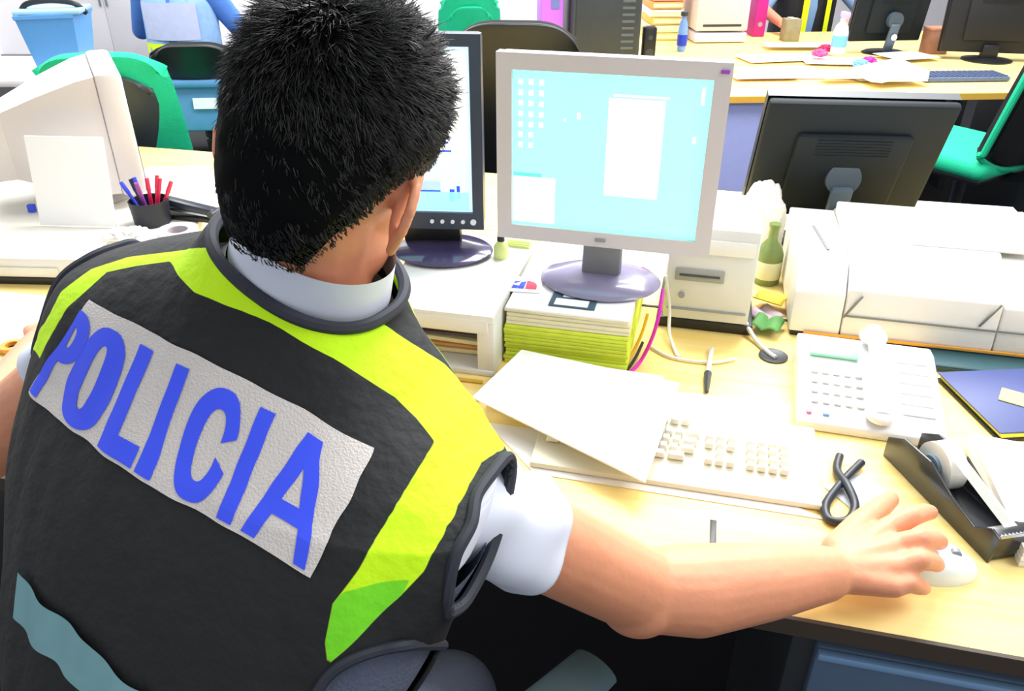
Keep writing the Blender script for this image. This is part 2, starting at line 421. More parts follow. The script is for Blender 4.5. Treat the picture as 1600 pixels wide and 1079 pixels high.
# arm holes: ellipses in (th,v)
def vmat():
    m=mat('vest_cloth',(17,20,24),.75,var=.25,scale=9,bump=.25,bscale=60); nt=m.node_tree; b=nt.nodes['Principled BSDF']
    base=b.inputs['Base Color'].links[0].from_socket
    def reg(prev,attr,col,w=.0006):
        a=nt.nodes.new('ShaderNodeAttribute'); a.attribute_name=attr
        mr=nt.nodes.new('ShaderNodeMapRange'); mr.inputs['From Min'].default_value=-w; mr.inputs['From Max'].default_value=w
        nt.links.new(a.outputs['Fac'],mr.inputs['Value'])
        mx=nt.nodes.new('ShaderNodeMix'); mx.data_type='RGBA'; mx.inputs['B'].default_value=(*col,1)
        nt.links.new(mr.outputs['Result'],mx.inputs['Factor']); nt.links.new(prev,mx.inputs['A'])
        return mx.outputs['Result'],mr.outputs['Result']
    c,f1=reg(base,'yel',(.52,.86,.0)); c,f2=reg(c,'fold_shade',(.16,.66,.01))
    nt.links.new(c,b.inputs['Base Color'])
    em=nt.nodes.new('ShaderNodeMath'); em.operation='MULTIPLY'; em.inputs[1].default_value=.10  # faint glow added to the yellow cloth
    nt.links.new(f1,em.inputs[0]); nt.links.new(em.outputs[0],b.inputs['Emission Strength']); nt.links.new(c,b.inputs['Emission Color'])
    return m
HOLE=[(1.42,.45),(1.31,.49),(1.26,.55),(1.30,.62),(1.42,.665),(1.62,.675),(1.88,.66),(2.02,.58),(1.98,.51),(1.82,.455),(1.6,.435)]
holeR=[(a*SU,v*SV) for a,v in HOLE]; holeL=[(-a*SU,v*SV) for a,v in HOLE]
th=np.linspace(-PI,PI,NU+1)[:-1]; vs=np.linspace(.0,1,NVV+1)
TT,V2=np.meshgrid(th,vs,indexing='ij'); X=TT*SU; Y=V2*SV
sy=sdf(ypoly,X,Y); sg=np.minimum(sdf(gpoly,X,Y),sy)
# front panels of the vest carry the same bands
fr=.03-np.abs(np.abs(TT)*SU-.50); fr=np.where(V2>.35,fr,-.05); fr=np.where(np.abs(TT)>2.15,fr,-1)
sy=np.maximum(sy,fr)
sh=np.maximum(sdf(holeR,X,Y),sdf(holeL,X,Y))
hem=polyuv([(488,1090),(512,1052),(545,1026),(590,1012),(640,1004),(700,1004),(760,1040),(800,1200),(480,1200)]); sh=np.maximum(sh,sdf(hem,X,Y))
bm=bmesh.new(); ly=bm.verts.layers.float.new('yel'); lg=bm.verts.layers.float.new('fold_shade')
vv=[[None]*(NVV+1) for _ in range(NU)]
for i in range(NU):
    for j in range(NVV+1):
        v=bm.verts.new(torso(th[i],vs[j],.004)); v[ly]=sy[i,j]; v[lg]=sg[i,j]; vv[i][j]=v
for i in range(NU):
    i2=(i+1)%NU
    for j in range(NVV):
        if sh[i,j]>0 and sh[i2,j+1]>0: continue
        f=bm.faces.new((vv[i][j],vv[i2][j],vv[i2][j+1],vv[i][j+1])); f.smooth=True
bmesh.ops.delete(bm,geom=[v for v in bm.verts if not v.link_faces],context='VERTS')
me=bpy.data.meshes.new('vest'); bm.to_mesh(me); bm.free(); me.materials.append(vmat())
vest=bpy.data.objects.new('vest',me); COL.objects.link(vest); vest.parent=officer
md=vest.modifiers.new('t','SOLIDIFY'); md.thickness=.004; md.offset=-1
TRIM=mat('vest_trim',(42,46,58),.7)
for sgn in (1,-1):
    pts=[torso(sgn*a,v,.006,False) for a,v in HOLE]+[torso(sgn*HOLE[0][0],HOLE[0][1],.006,False)]
    MB().tube(pts,.0055,n=8).build('armhole_binding',TRIM,vest)
pts=[torso(2*PI*k/40,1,.003,False) for k in range(41)]
MB().tube(pts,.006,n=8,smooth_it=1).build('neck_binding',TRIM,vest)
hp_=[uv(*p)[:2] for p in [(488,1090),(512,1052),(545,1026),(590,1012),(640,1004),(690,1004)]]
MB().tube([torso(a,v,.005) for a,v in hp_],.0045,n=8).build('hem_binding',TRIM,vest)
# reflective panel and lettering lying on the back
def onback(s,t,off):
    u=[_cat([_cat([p[k] for p in row],s) for row in TG],t) for k in (0,1)]
    return torso(u[0],u[1],off)
PANEL=mat('reflective_silver',(214,208,204),.5,var=.06,scale=120,bump=.3,bscale=500)
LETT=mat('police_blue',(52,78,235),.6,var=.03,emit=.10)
MB().grid(lambda s,t:onback(s,t,.0062),90,36).build('reflective_panel',PANEL,vest)
def arc(cx,cy,rx,ry,a0,a1,n=28,p=2.4):
    o=[]
    for k in range(n+1):
        a=R(a0+(a1-a0)*k/n); c,s=math.cos(a),math.sin(a)
        o.append((cx+rx*math.copysign(abs(c)**(2/p),c),cy+ry*math.copysign(abs(s)**(2/p),s)))
    return o
def strip(outer,inner): return list(zip(outer,inner))
st=.045
def letter(ch,x,w):
    S=[]
    def bar(a,b,c,d,n=20):   # quad a-b one side, d-c other side
        S.append([((a[0]+(b[0]-a[0])*k/n,a[1]+(b[1]-a[1])*k/n),(d[0]+(c[0]-d[0])*k/n,d[1]+(c[1]-d[1])*k/n)) for k in range(n+1)])
    h0,h1=.05,.87
    if ch=='I': bar((x,h0),(x,h1),(x+w,h1),(x+w,h0))
    if ch=='L': bar((x,h0),(x,h1),(x+st,h1),(x+st,h0)); bar((x+st,h0),(x+st,h0+.16),(x+w,h0+.16),(x+w,h0),8)
    if ch=='P':
        bar((x,h0),(x,h1),(x+st,h1),(x+st,h0)); cy=.63; cx=x+w*.45
        o=[(x+st*.9,h1)]+arc(cx,cy,w*.55,.24,90,-90)+[(x+st*.9,.42)]; i=[(x+st*.9,h1-.15)]+arc(cx,cy,w*.55-st*.95,.10,90,-90)+[(x+st*.9,.42+.14)]
        S.append(strip(o,i))
    if ch=='O':
        S.append(strip(arc(x+w/2,.46,w/2,.41,0,360,56),arc(x+w/2,.46,w/2-st,.27,0,360,56)))
    if ch=='C':
        S.append(strip(arc(x+w/2,.46,w/2,.41,14,346,56),arc(x+w/2,.46,w/2-st,.27,8,352,56)))
    if ch=='A':
        m=x+w/2
        bar((x,h0),(m-.024,h1),(m+.022,h1),(x+st,h0)); bar((m-.022,h1),(x+w-st,h0),(x+w,h0),(m+.024,h1)); bar((x+w*.28,.26),(x+w*.28,.39),(x+w*.72,.39),(x+w*.72,.26),8)
    return S
mb=MB(); n=0
LX=[('P',.020,.108),('O',.122,.118),('L',.256,.120),('I',.390,.048),('C',.478,.155),('I',.662,.052),('A',.748,.212)]
for ch,x,w_ in LX:
    for si,S in enumerate(letter(ch,x,w_)):
        prev=None
        for (a,b) in S:
            row=[mb.bm.verts.new(onback(a[0]+(b[0]-a[0])*q/5-.05*(a[1]+(b[1]-a[1])*q/5),a[1]+(b[1]-a[1])*q/5,.0072+.00012*si)) for q in range(6)]
            if prev:
                for q in range(5):
                    try: mb.bm.faces.new((prev[q],prev[q+1],row[q+1],row[q]))
                    except ValueError: pass
            prev=row
mb.build('lettering',LETT,vest,smooth=False,recalc=False)
# waist reflective stripe
STR=mat('teal_reflective_stripe',(112,160,168),.5,var=.1,scale=60)
SUP=[uv(*p)[:2] for p in [(42,888),(66,920),(108,955),(146,992),(186,1040),(235,1079)]]
SLO=[(a-.05*k/5,v-.034) for k,(a,v) in enumerate(SUP)]
def stripe(s,t):
    u=[_cat([p[k] for p in SUP],s)*t+_cat([p[k] for p in SLO],s)*(1-t) for k in (0,1)]
    return torso(u[0],u[1],.010+.0012*math.sin(s*22+1))
MB().grid(stripe,90,6).build('waist_stripe',STR,vest)
# pens loop (second trim lines on yoke)
# shirt: collar, sleeves
mb=MB()
def collar(s,t):
    a=s*2*PI; c=Vector((.022,.070,1.222)); q=c+Vector((.018,-.004,.042))*t
    r=.0725-.004*t
    return q+Vector((math.sin(a)*r,-math.cos(a)*r*.95,-.43*math.sin(a)*r+.004*math.cos(a)*t))
MB().grid(collar,64,10,closed=True).build('shirt_collar',SHIRT,officer)
def sleeve(sh,el,k,name):
    ax=(el-sh); ln=ax.length; ax.normalize(); q=ax.to_track_quat('Z','Y')
    def fn(s,t):
        a=s*2*PI; r=.050+.008*t+ (.005*math.sin(a*2+1)+.003*math.sin(a*5+t*4))*t + .0035*math.sin(t*13+a*1.5)*math.sin(a*.5+1)
        if t<.12: r*=(.6+.4*t/.12)
        d=.0+t*(k*ln)
        return sh+q@Vector((r*math.cos(a),r*math.sin(a),d))
    o=MB().grid(fn,72,40,closed=True).build(name,SHIRT,officer)
    m=o.modifiers.new('t','SOLIDIFY'); m.thickness=.002
    return o
sleeve(sh_r,el_r,.40,'shirt_sleeve')
sleeve(sh_l,el_l,.30,'shirt_sleeve')
# shirt torso under the vest
def shirtf(s,t): return torso(-PI+2*PI*s,.47+t*.49,-.010,False)
MB().grid(shirtf,90,60).build('shirt_body',SHIRT,officer)

# hair: cap plus strands
def hair_r(d):    # radius of scalp hair surface along direction d (head frame)
    a,b,c=.086,.104,(.108 if d.z>0 else .108+.045*min(1,-d.z*1.6))
    cx,cy,cz=0,-.008,.012
    k=1/math.sqrt((d.x/a)**2+(d.y/b)**2+(d.z/c)**2); return k
HCo=Vector((0,-.008,.012))
def hairline(d):  # >0 where hair grows
    az=math.atan2(d.x,-d.y)     # 0 at the back
    el=math.asin(max(-1,min(1,d.z)))
    aa=abs(az)
    lim=-1.08 if aa<.6 else (-1.08+(aa-.6)*1.25)
    if aa>1.15: lim=max(-1.08+(aa-.6)*1.25,-.38) if aa<1.3 else -.20+(aa-1.3)*.25
    if aa>1.9: lim=max(lim,.0+(aa-1.9)*.8)
    if aa>2.4: lim=.45
    return el-lim
rng=random.Random(3)
def hair_cap(u,t):
    az=u*2*PI-PI; d0=Vector((math.sin(az),-math.cos(az),0))
    lo=0
    e=-1.3
    for k in range(60):
        e2=-1.3+k*.04; d=Vector((math.sin(az)*math.cos(e2),-math.cos(az)*math.cos(e2),math.sin(e2)))
        if hairline(d)>0: e=e2; break
    el=e+(PI/2-e)*t
    d=Vector((math.sin(az)*math.cos(el),-math.cos(az)*math.cos(el),math.sin(el)))
    fade=min(1,t*6)
    r=hair_r(d)-.006*(1-fade)+.0035*noise.noise(d*9)
    return MH@(HCo+d*r)
hair=MB().grid(hair_cap,72,36,closed=True).build('hair',mat('hair_undercoat',(10,11,12),.95,spec=.1),officer)
vsx=[];fsx=[]
CR=Vector((.0,-.55,.83)).normalized()    # crown whorl
cnt=0
while cnt<24000:
    d=Vector((rng.gauss(0,1),rng.gauss(0,1),rng.gauss(0,1))).normalized()
    h=hairline(d)
    if h<0.0: continue
    cnt+=1
    r=hair_r(d); p=HCo+d*(r-.003)
    flow=(d-CR); flow=(flow-d*flow.dot(d))
    sw=d.cross(flow)*.45
    flow=(flow+sw); 
    if flow.length>1e-3: flow.normalize()
    top=max(0,min(1,(d.z+.1)/.8))
    ln=(.012+.015*top)*(.7+.6*rng.random())*min(1,.35+h*1.2)
    lift=(.34+.24*top)*(.6+.8*rng.random())
    cl=noise.noise_vector(d*11)*.9+Vector((rng.gauss(0,.22),rng.gauss(0,.22),rng.gauss(0,.22)))
    dirn=(d*lift+flow*(1-.35*top)+cl*.55).normalized()
    side=dirn.cross(d); 
    if side.length<1e-3: continue
    side.normalize()
    wd=.00075*(.7+.6*rng.random()); base=len(vsx)
    for k in range(4):
        t=k/3; q=p+dirn*ln*t-d*(ln*.25*t*t)+cl*ln*.15*t*t
        ww=wd*(1-.85*t*t)
        vsx.append(MH@(q-side*ww)); vsx.append(MH@(q+side*ww)); vsx.append(MH@(q+d*ww*.8))
    for k in range(3):
        b=base+k*3
        for a,c in ((0,1),(1,2),(2,0)): fsx.append((b+a,b+c,b+3+c,b+3+a))
me=bpy.data.meshes.new('hair_strands'); me.from_pydata(vsx,[],fsx); me.materials.append(HAIRM)
for p in me.polygons: p.use_smooth=True
o=bpy.data.objects.new('hair_strands',me); COL.objects.link(o); o.parent=hair; o['kind']='stuff'
EYEW=mat('eye_white',(240,240,236),.2)
for s in (-1,1):
    MB().ball(H(s*.03,.084,-.016),.0115).ball(H(s*.03,.0925,-.018),.0050,mi=1).build('eye',[EYEW,mat('iris_brown',(50,30,20),.2)],officer)

#=====PART2=====
# ------------------------------------------------------------------ monitors
CYAN=mat('screen_cyan',(150,246,244),.3,emit=.75,var=.02)
SWHITE=mat('screen_white',(250,252,252),.3,emit=.8,var=.005)
SBLUE=mat('screen_blue',(40,90,230),.3,emit=.5,var=.02)
SLT=mat('screen_pale_blue',(196,224,246),.3,emit=.7,var=.05,scale=60)
STEAL=mat('screen_teal',(100,206,208),.3,emit=.6)
SGREY=mat('screen_lilac',(214,220,240),.3,emit=.6)
def panel(t,w,h,z0,bez,bezm,scr,graphics,thick=.04,backm=None,bb=None,tilt=0):
    """flat monitor head: front faces -y; z0 its lower edge"""
    bb=bb or bez; M=Matrix.Translation((0,0,z0))@Matrix.Rotation(tilt,4,'X')
    m=MB()
    # bezel ring as four mitred bars
    o=[(-w/2,0),(w/2,0),(w/2,h),(-w/2,h)]; i=[(-w/2+bez,bb),(w/2-bez,bb),(w/2-bez,h-bez),(-w/2+bez,h-bez)]
    for k in range(4):
        a,b,c,d=o[k],o[(k+1)%4],i[(k+1)%4],i[k]
        f=[(a[0],-.012,a[1]),(b[0],-.012,b[1]),(c[0],-.012,c[1]),(d[0],-.012,d[1])]; g=[(p[0],.012,p[2]) for p in f]
        f2=[(f[2][0],-.004,f[2][2]),(f[3][0],-.004,f[3][2])]
        for q in (f,[f[1],f[0],g[0],g[1]],[f[3],f[2],f2[0],f2[1]]): m.quad([M@Vector(p) for p in q])
    m.build('bezel',bezm,t,smooth=False)
    b=MB(); b.box((0,.012+thick/2,h/2),(w*.995,thick,h*.99),bev=.008); b.box((0,.02+thick,h*.46),(w*.62,.02,h*.62),bev=.009,taper=None)
    for k in range(7): b.box((0,.0305+thick,h*.62+k*.008),(w*.4,.002,.003))
    for v in b.bm.verts: v.co=M@v.co
    b.build('rear_shell',backm or bezm,t)
    s=MB().quad([M@Vector(p) for p in ((-w/2+bez,-.004,bb),(w/2-bez,-.004,bb),(w/2-bez,-.004,h-bez),(-w/2+bez,-.004,h-bez))]).build('screen',scr,t,smooth=False)
    sw=w-2*bez; sh=h-bez-bb
    if graphics:
        g=MB(); mats=[]
        for (x0,y0,x1,y1,mm) in graphics:
            if mm not in mats: mats.append(mm)
            yy=-.0048-.0001*len(mats)
            g.quad([M@Vector((-sw/2+sw*a,yy,bb+sh*b_)) for a,b_ in ((x0,y0),(x1,y0),(x1,y1),(x0,y1))],mi=mats.index(mm))
        g.build('screen_windows',mats,s,smooth=False)
    return M
# the silver monitor in the middle
PURP=mat('purple_mark',(150,70,190),.4)
LB=PY(780,366,1.43); t=thing('computer_monitor','silver framed monitor with bright cyan desktop, on the paper stack','monitor',(0,0,0),R(-15))
w_=.394; base=LB+Vector((math.cos(R(15))*w_/2,-math.sin(R(15))*w_/2,0)); t.location=(base.x,base.y,.868)
z0=LB.z-.868; G_=[]
for c in range(3):
    for r in range(7 if c<2 else 5): G_.append((.03+c*.055,.93-r*.065-.02,.055+c*.055,.93-r*.065+.015,SGREY))
G_+=[(.005,.02,.235,.33,SWHITE),(.005,.33,.16,.355,STEAL),(.50,.25,.78,.86,SWHITE),(.62,.80,.69,.845,STEAL),(.52,.87,.80,.885,SGREY),(.95,.85,.965,.95,SWHITE),(.93,.62,.945,.66,SWHITE),(.34,.72,.36,.76,SGREY),(.27,.70,.285,.72,SGREY)]
panel(t,w_,.336,z0,.028,SILVER,CYAN,G_,thick=.022)
MB().box((w_/2-.012,-.0135,z0+.322),(.014,.003,.006),bev=.001).build('brand_mark',PURP,t)
MB().box((0,-.0135,z0+.014),(.02,.003,.006),bev=.001).build('power_button',GREY,t)
NK=mat('monitor_neck_grey',(128,134,140),.4)
MB().box((-.0,.03,(z0+.03)/2+.012),(.075,.035,z0+.05),bev=.01,rot=(R(-4),0,0)).build('neck',NK,t)
MB().lathe([(.0,.0),(.112,.0),(.116,.004),(.108,.010),(.06,.018),(.0,.019)],c=(0,.02,0),n=48,sy=.82).build('stand_base',mat('monitor_base_purple_grey',(132,126,156),.25,coat=.5),t)
# dark monitor behind his head
G2=[(.02,.34,.98,.97,SWHITE)]
for r in range(22):
    for c in range(3):
        a=.34+c*.2+.01*((r*7+c*3)%3); G2.append((a,.93-r*.026,a+.1+.05*((r*5+c)%3)/2,.942-r*.026,SBLUE if (r+c)%2 else SLT))
G2+=[(.02,.14,.98,.33,SLT),(.7,.03,.82,.2,SBLUE),(.85,.05,.95,.17,SWHITE),(.02,.01,.98,.13,CYAN),(.87,.07,.9,.15,SBLUE),(.91,.09,.93,.17,SBLUE)]
RB=PY(757,356,1.53); w2=.40
t=thing('computer_monitor','dark framed monitor with white and blue document, half hidden behind his head','monitor',(0,0,0),R(-4))
c2=RB-Vector((math.cos(R(4))*w2/2,-math.sin(R(4))*w2/2,0)); TRZ=.878
t.location=(c2.x,c2.y,TRZ)
NAVY=mat('dark_blue_bezel',(56,66,84),.35,var=.05)
z2=RB.z-TRZ
panel(t,w2,.375,z2,.022,NAVY,SLT,G2,thick=.03,backm=BLACK,bb=.035)
b_=MB()
for k in range(5): b_.cyl((w2/2-.105+.021*k,-.012,z2+.017),(w2/2-.105+.021*k,-.016,z2+.017),.004 if k<4 else .006,n=12)
b_.build('button_row',mat('button_white',(220,225,230),.4,emit=.2),t)
MB().box((.09,.02,z2/2+.02),(.12,.03,z2+.03),bev=.008).build('neck',BLACK,t)
MB().lathe([(.0,.0),(.10,.0),(.104,.004),(.098,.009),(.05,.014),(.0,.015)],c=(.115,-.02,0),n=40,sy=.8).build('stand_base',mat('glossy_dark_base',(70,62,98),.2,coat=.6),t)
# monitor seen from behind on the opposite desk
def rear_monitor(label,loc,rz,w,h,z0,tilt,group=None):
    t=thing('computer_monitor',label,'monitor',loc,rz)
    panel(t,w,h,z0,.02,DARK,SLT,None,thick=.025,backm=mat('monitor_back_charcoal',(32,39,44),.6,spec=.2,var=.12,scale=8),tilt=tilt)
    # stand arm and hinge plate behind the shell
    a=MB().box((0,.10,z0*.5+.045),(.05,.022,z0+.10),bev=.008,rot=(R(-14),0,0)); a.build('stand_arm',mat('stand_blue_grey',(84,100,116),.35),t)
    q=MB().cyl((0,.085,z0+.11),(0,.115,z0+.11),.04,n=28); q.build('hinge',mat('stand_blue_grey2',(70,84,98),.35),t)
    s=MB().cyl((0,.126,z0+.03),(0,.130,z0+.03),.016,n=20); s.build('round_badge',WHITE,t)
    MB().lathe([(0,0),(.11,0),(.114,.005),(.10,.012),(0,.016)],c=(0,.05,0),n=36,sy=.8).build('stand_base',BLACK,t)
    return t
dm=P(1300,352,.765)
rear_monitor('black monitor seen from behind, tilted, on the desk behind the white printer',(dm.x-.045,dm.y-.03,.7505),PI+R(-6),.41,.33,.075,R(-22))

# ------------------------------------------------------------------ paper tray housing under the dark monitor
t=thing('printer_tray','white paper tray housing with open shelf of folders under dark monitor','tray',(0,0,0),YD)
fr_=P(772,590,.75); cw=.235
t.location=tuple(fr_-(Rd@Vector((cw/2,0,0)))); hh=.125; dp=.36
m=MB().box((0,dp/2,.006),(cw,dp,.012),bev=.003).box((0,dp/2,hh-.008),(cw,dp,.016),bev=.004).box((-cw/2+.008,dp/2+.001,hh/2),(.0155,dp-.004,hh-.004),bev=.001).box((cw/2-.016,dp/2+.001,hh/2),(.031,dp-.004,hh-.004),bev=.001).box((0,dp-.01,hh/2),(cw-.02,.02,hh-.01)).box((0,.004,hh-.022),(cw-.02,.012,.028),bev=.003)
m.build('housing',WHITE,t)
MB().box((0,dp-.03,hh/2),(cw-.04,.01,hh-.03)).build('dark_interior',BLACK,t)
cols=[(238,220,170),(220,160,90),(244,236,190),(90,80,90),(226,210,160),(240,240,236),(200,140,80)]
for k in range(7):
    MB().box((random.uniform(-.004,.004)-.006,.04+dp*.38,.018+k*.0115),(cw-.062,dp*.72,.006 if k%2 else .009),rot=(0,R((k%3-1)*1.2),R(k%2)),bev=.002).build('folder_stack',mat('folder%d'%k,cols[k],.7),t)
# small black device in front
q=P(655,582); t=thing('mobile_phone','small dark phone with pale keys by the open paper tray','phone',(q.x,q.y,.75),R(-30))
MB().box((0,0,.009),(.042,.085,.016),bev=.006).build('phone_body',mat('phone_navy',(30,40,60),.35),t)
MB().box((0,.018,.0178),(.03,.03,.001)).build('phone_screen',mat('phone_scr',(60,80,110),.2),t)
m=MB()
for a in range(3):
    for b in range(3): m.box((-.011+a*.011,-.012-b*.009,.0182),(.008,.006,.0016),bev=.0005)
m.build('keypad',WHITE,t)
q=P(712,596); o=tag(place(MB().tube([(-.05,0,.004),(0,.003,.004),(.05,0,.004)],.0035).build('pencil',mat('pencil_ochre',(214,176,60),.5)),(q.x,q.y,.75),R(-8)),'ochre pencil lying on the desk before the paper tray','pencil')
# ------------------------------------------------------------------ stack of paper under the middle monitor
LIME=mat('lime_paper',(214,232,70),.8,var=.12,scale=40)
t=thing('paper_pack','thick yellow green pack of paper under the silver monitor','paper pack',(0,0,0),YD)
c=(P(789,564)+P(978,588))/2; ww=(P(789,564)-P(978,588)).length; t.location=tuple(c+Rd@Vector((0,.16,0)))
m=MB()
for k in range(11): m.box((random.uniform(-.003,.003),random.uniform(-.003,.002),.004+k*.0073),(ww,.32,.0070),bev=.0015,rot=(0,0,R(random.uniform(-.6,.6))))
m.build('lime_sheets',LIME,t)
m=MB()
for k in range(4): m.box((random.uniform(-.003,.003),random.uniform(-.003,.002),.085+k*.0075),(ww*.99,.315,.0072),bev=.0015,rot=(0,0,R(random.uniform(-1,1))))
m.build('cream_sheets',mat('stack_cream',(232,226,190),.8),t)
MB().box((0,0,.1135),(ww*1.0,.32,.004),bev=.001).build('cover_sheet',PAPER,t)
base_z=.75+.1157
def sheet(name,label,q,w,h,rz,m_,th=.0012,cat='paper',group=None,curl=0,z=None):
    o=MB().grid(lambda s,t:Vector(((s-.5)*w,(t-.5)*h,th/2+curl*((s-.5)**2+(t-.3)**2)*.3)),10,10).build(name,m_)
    md=o.modifiers.new('t','SOLIDIFY'); md.thickness=th; md.offset=0
    o.location=(q[0],q[1],q[2]+.0004); o.rotation_euler=(0,0,rz)
    return tag(o,label,cat,group)
# logo sheet with blue and red mark
q=P(812,445,base_z); t=thing('printed_leaflet','white leaflet with blue and red logo at the left of the pack','leaflet',(q.x,q.y,base_z+.0006),R(-8))
MB().box((0,0,.0008),(.085,.065,.0012)).build('leaflet_sheet',PAPER,t)
BL=mat('logo_blue',(50,80,225),.6); RE=mat('logo_red',(240,60,90),.6)
m=MB()
for (x0,y0,x1,y1,x2,y2,x3,y3) in [(-.035,-.02,-.022,-.02,-.016,-.006,-.03,-.006),(-.018,-.02,-.004,-.02,.002,-.008,-.012,-.004),(-.024,.0,-.008,.002,.004,.016,-.014,.010),(-.002,-.02,.010,-.02,.012,.014,.002,.010),(-.034,.008,-.030,.008,-.030,.013,-.034,.013)]:
    m.quad([(x0,y0,.0018),(x1,y1,.0018),(x2,y2,.0018),(x3,y3,.0018)])
m.build('blue_logo_mark',BL,t,smooth=False)
m=MB(); pts=[(.013,-.02),(.034,-.02)]+[(.013+.021*math.cos(R(a)),-.006+.022*math.sin(R(a))) for a in range(0,100,15)]
m.prism(pts,.0004,Matrix.Translation((0,0,.0015))); m.build('red_logo_mark',RE,t,smooth=False)
# dark framed card (floppy label)
q=P(897,470,base_z); t=thing('framed_card','white card with dark blue grey border lying before the monitor base','card',(q.x,q.y,base_z+.0006),R(-14))
MB().box((0,0,.001),(.085,.062,.0018),bev=.0004).build('card_border',mat('card_border',(60,84,104),.5),t)
MB().box((.004,.016,.0022),(.052,.018,.0008)).build('white_field',PAPER,t)
MB().box((-.002,-.014,.0022),(.062,.026,.0008)).build('white_field',PAPER,t)
# correction-fluid / highlighter bottles left of the base
YG=mat('pale_lime_plastic',(222,238,150),.4)
for i,(px,py,z,lab,h) in enumerate([(783,408,base_z,'pale lime bottle with black cap beside the monitor\'s lower left corner',.045)]):
    q=P(px,py,z); t=thing('glue_bottle',lab,'bottle',(q.x,q.y,z+.0005),0)
    MB().lathe([(0,0),(.013,0),(.015,.003),(.015,h-.012),(.010,h-.004),(.007,h)],n=24).build('bottle_body',YG,t)
    MB().cyl((0,0,h),(0,0,h+.02),.008,.007,n=20).build('cap',BLACK,t)
q=P(815,392,base_z); t=thing('sticky_note_pad','pale yellow green sticky note pad left of the monitor base','note pad',(q.x,q.y+.02,base_z+.0005),R(-20))
m=MB()
for k in range(5): m.box((0,0,.003+k*.005),(.05,.05,.0048),rot=(0,0,R(k*1.5)),bev=.001)
m.build('note_sheets',YG,t)
q=P(806,418,base_z); tag(place(MB().tube([(-.012,-.03,.004),(0,0,.004),(.012,.03,.004)],lambda t:.0032 if t<.85 else .0015).build('ballpoint_pen',mat('pen_olive',(110,120,90),.4)),(q.x,q.y,base_z+.0003),0),'thin olive pen beside the logo leaflet','pen')
# cords and folders between the pack and the tower
for i,(pts,m_,r,lab) in enumerate([
  ([P(978,588,.7535),P(1000,565,.757),P(1018,530,.80),P(1030,490,.85),P(1036,452,.885)],mat('magenta',(220,30,190),.5),.0035,'magenta cord hanging beside the yellow green pack'),
  ([P(975,572,.7535),P(990,548,.765),P(1003,520,.80),P(1012,490,.84)],mat('orange_cord',(245,190,30),.5),.003,'orange yellow cord beside the magenta one'),
  ([P(958,585,.7535),P(975,582,.754),P(992,560,.756),P(1004,535,.762)],BLACK,.003,'short black cord at the foot of the pack'),
  ([P(740,630,.7535),P(760,605,.754),P(782,585,.7545),P(806,572,.754)],mat('brown_cord',(90,70,60),.6),.0028,'thin brown cord running under the white papers'),
  ([P(1040,430,.87),P(1046,480,.80),P(1046,520,.765),P(1056,550,.7545),P(1062,558,.7545)],WHITE,.0035,'white cable hanging down in front of the tower'),
  ([P(1015,540,.7545),P(1050,558,.7545),P(1110,566,.7545),P(1150,560,.7545)],WHITE,.003,'white cable lying along the foot of the tower'),
  ([P(1163,500,.775),P(1180,530,.757),P(1200,550,.7545),P(1212,558,.7545)],WHITE,.0045,'white cable entering the round desk grommet')]):
    tag(MB().tube(pts,r).build('cable',m_),lab,'cable')
q=P(1100,600); t=thing('cable_plug','grey plug lead with dark tip lying toward the papers','cable plug',(0,0,0),0)
MB().tube([P(1112,545,.757),P(1108,570,.757),P(1106,585,.757)],.005).build('lead',mat('pale_lead',(210,210,205),.4),t)
MB().tube([P(1106,583,.7575),P(1105,598,.7575),P(1104,612,.7575)],lambda t:.0075-.004*t).build('plug_tip',DARK,t)
q=P(1208,557); t=thing('desk_grommet','round black cable grommet in the desk right of the tower','grommet',(q.x,q.y,.7503),0)
MB().lathe([(.018,0),(.027,0),(.027,.003),(.024,.0045),(.018,.002)],n=36).build('ring',mat('grommet_ring',(60,64,70),.4),t)
MB().cyl((0,0,0),(0,0,.0012),.0185,n=32).build('hole',mat('hole_black',(4,4,6),.9),t)
# ------------------------------------------------------------------ tower
t=thing('computer_tower','white computer tower standing behind the silver monitor\'s right side','computer',(0,0,0),YD)
a=P(1030,520);b=P(1166,540); tw=(a-b).length; t.location=tuple((a+b)/2+Rd@Vector((0,.035,0)))
TW=mat('tower_white',(226,230,226),.4,var=.02)
MB().box((0,.10,.012),(tw+.02,.20,.022),bev=.004).build('dark_base_stand',BLACK,t)
MB().box((0,.105,.124),(tw,.19,.20),bev=.006).build('case',TW,t)
f=MB().box((0,-.001,.124),(tw*.98,.012,.196),bev=.005); f.build('front_panel',mat('tower_front',(214,218,216),.4,var=.02),t)
MB().box((-.02,-.009,.125),(tw*.55,.005,.026),bev=.002).build('drive_slot',mat('drive_grey',(150,156,154),.5),t)
m=MB().box((-.02,-.0125,.125),(tw*.45,.002,.004)); m.build('drive_gap',DARK,t)
MB().box((0,-.009,.185),(tw*.9,.004,.03),bev=.002).build('disc_drive',TW,t)
MB().box((0,-.009,.05),(tw*.9,.003,.004),bev=.001).build('seam',GREY,t)
MB().cyl((-.05,-.007,.08),(-.05,-.012,.08),.006,n=20).build('power_button',GREY,t)
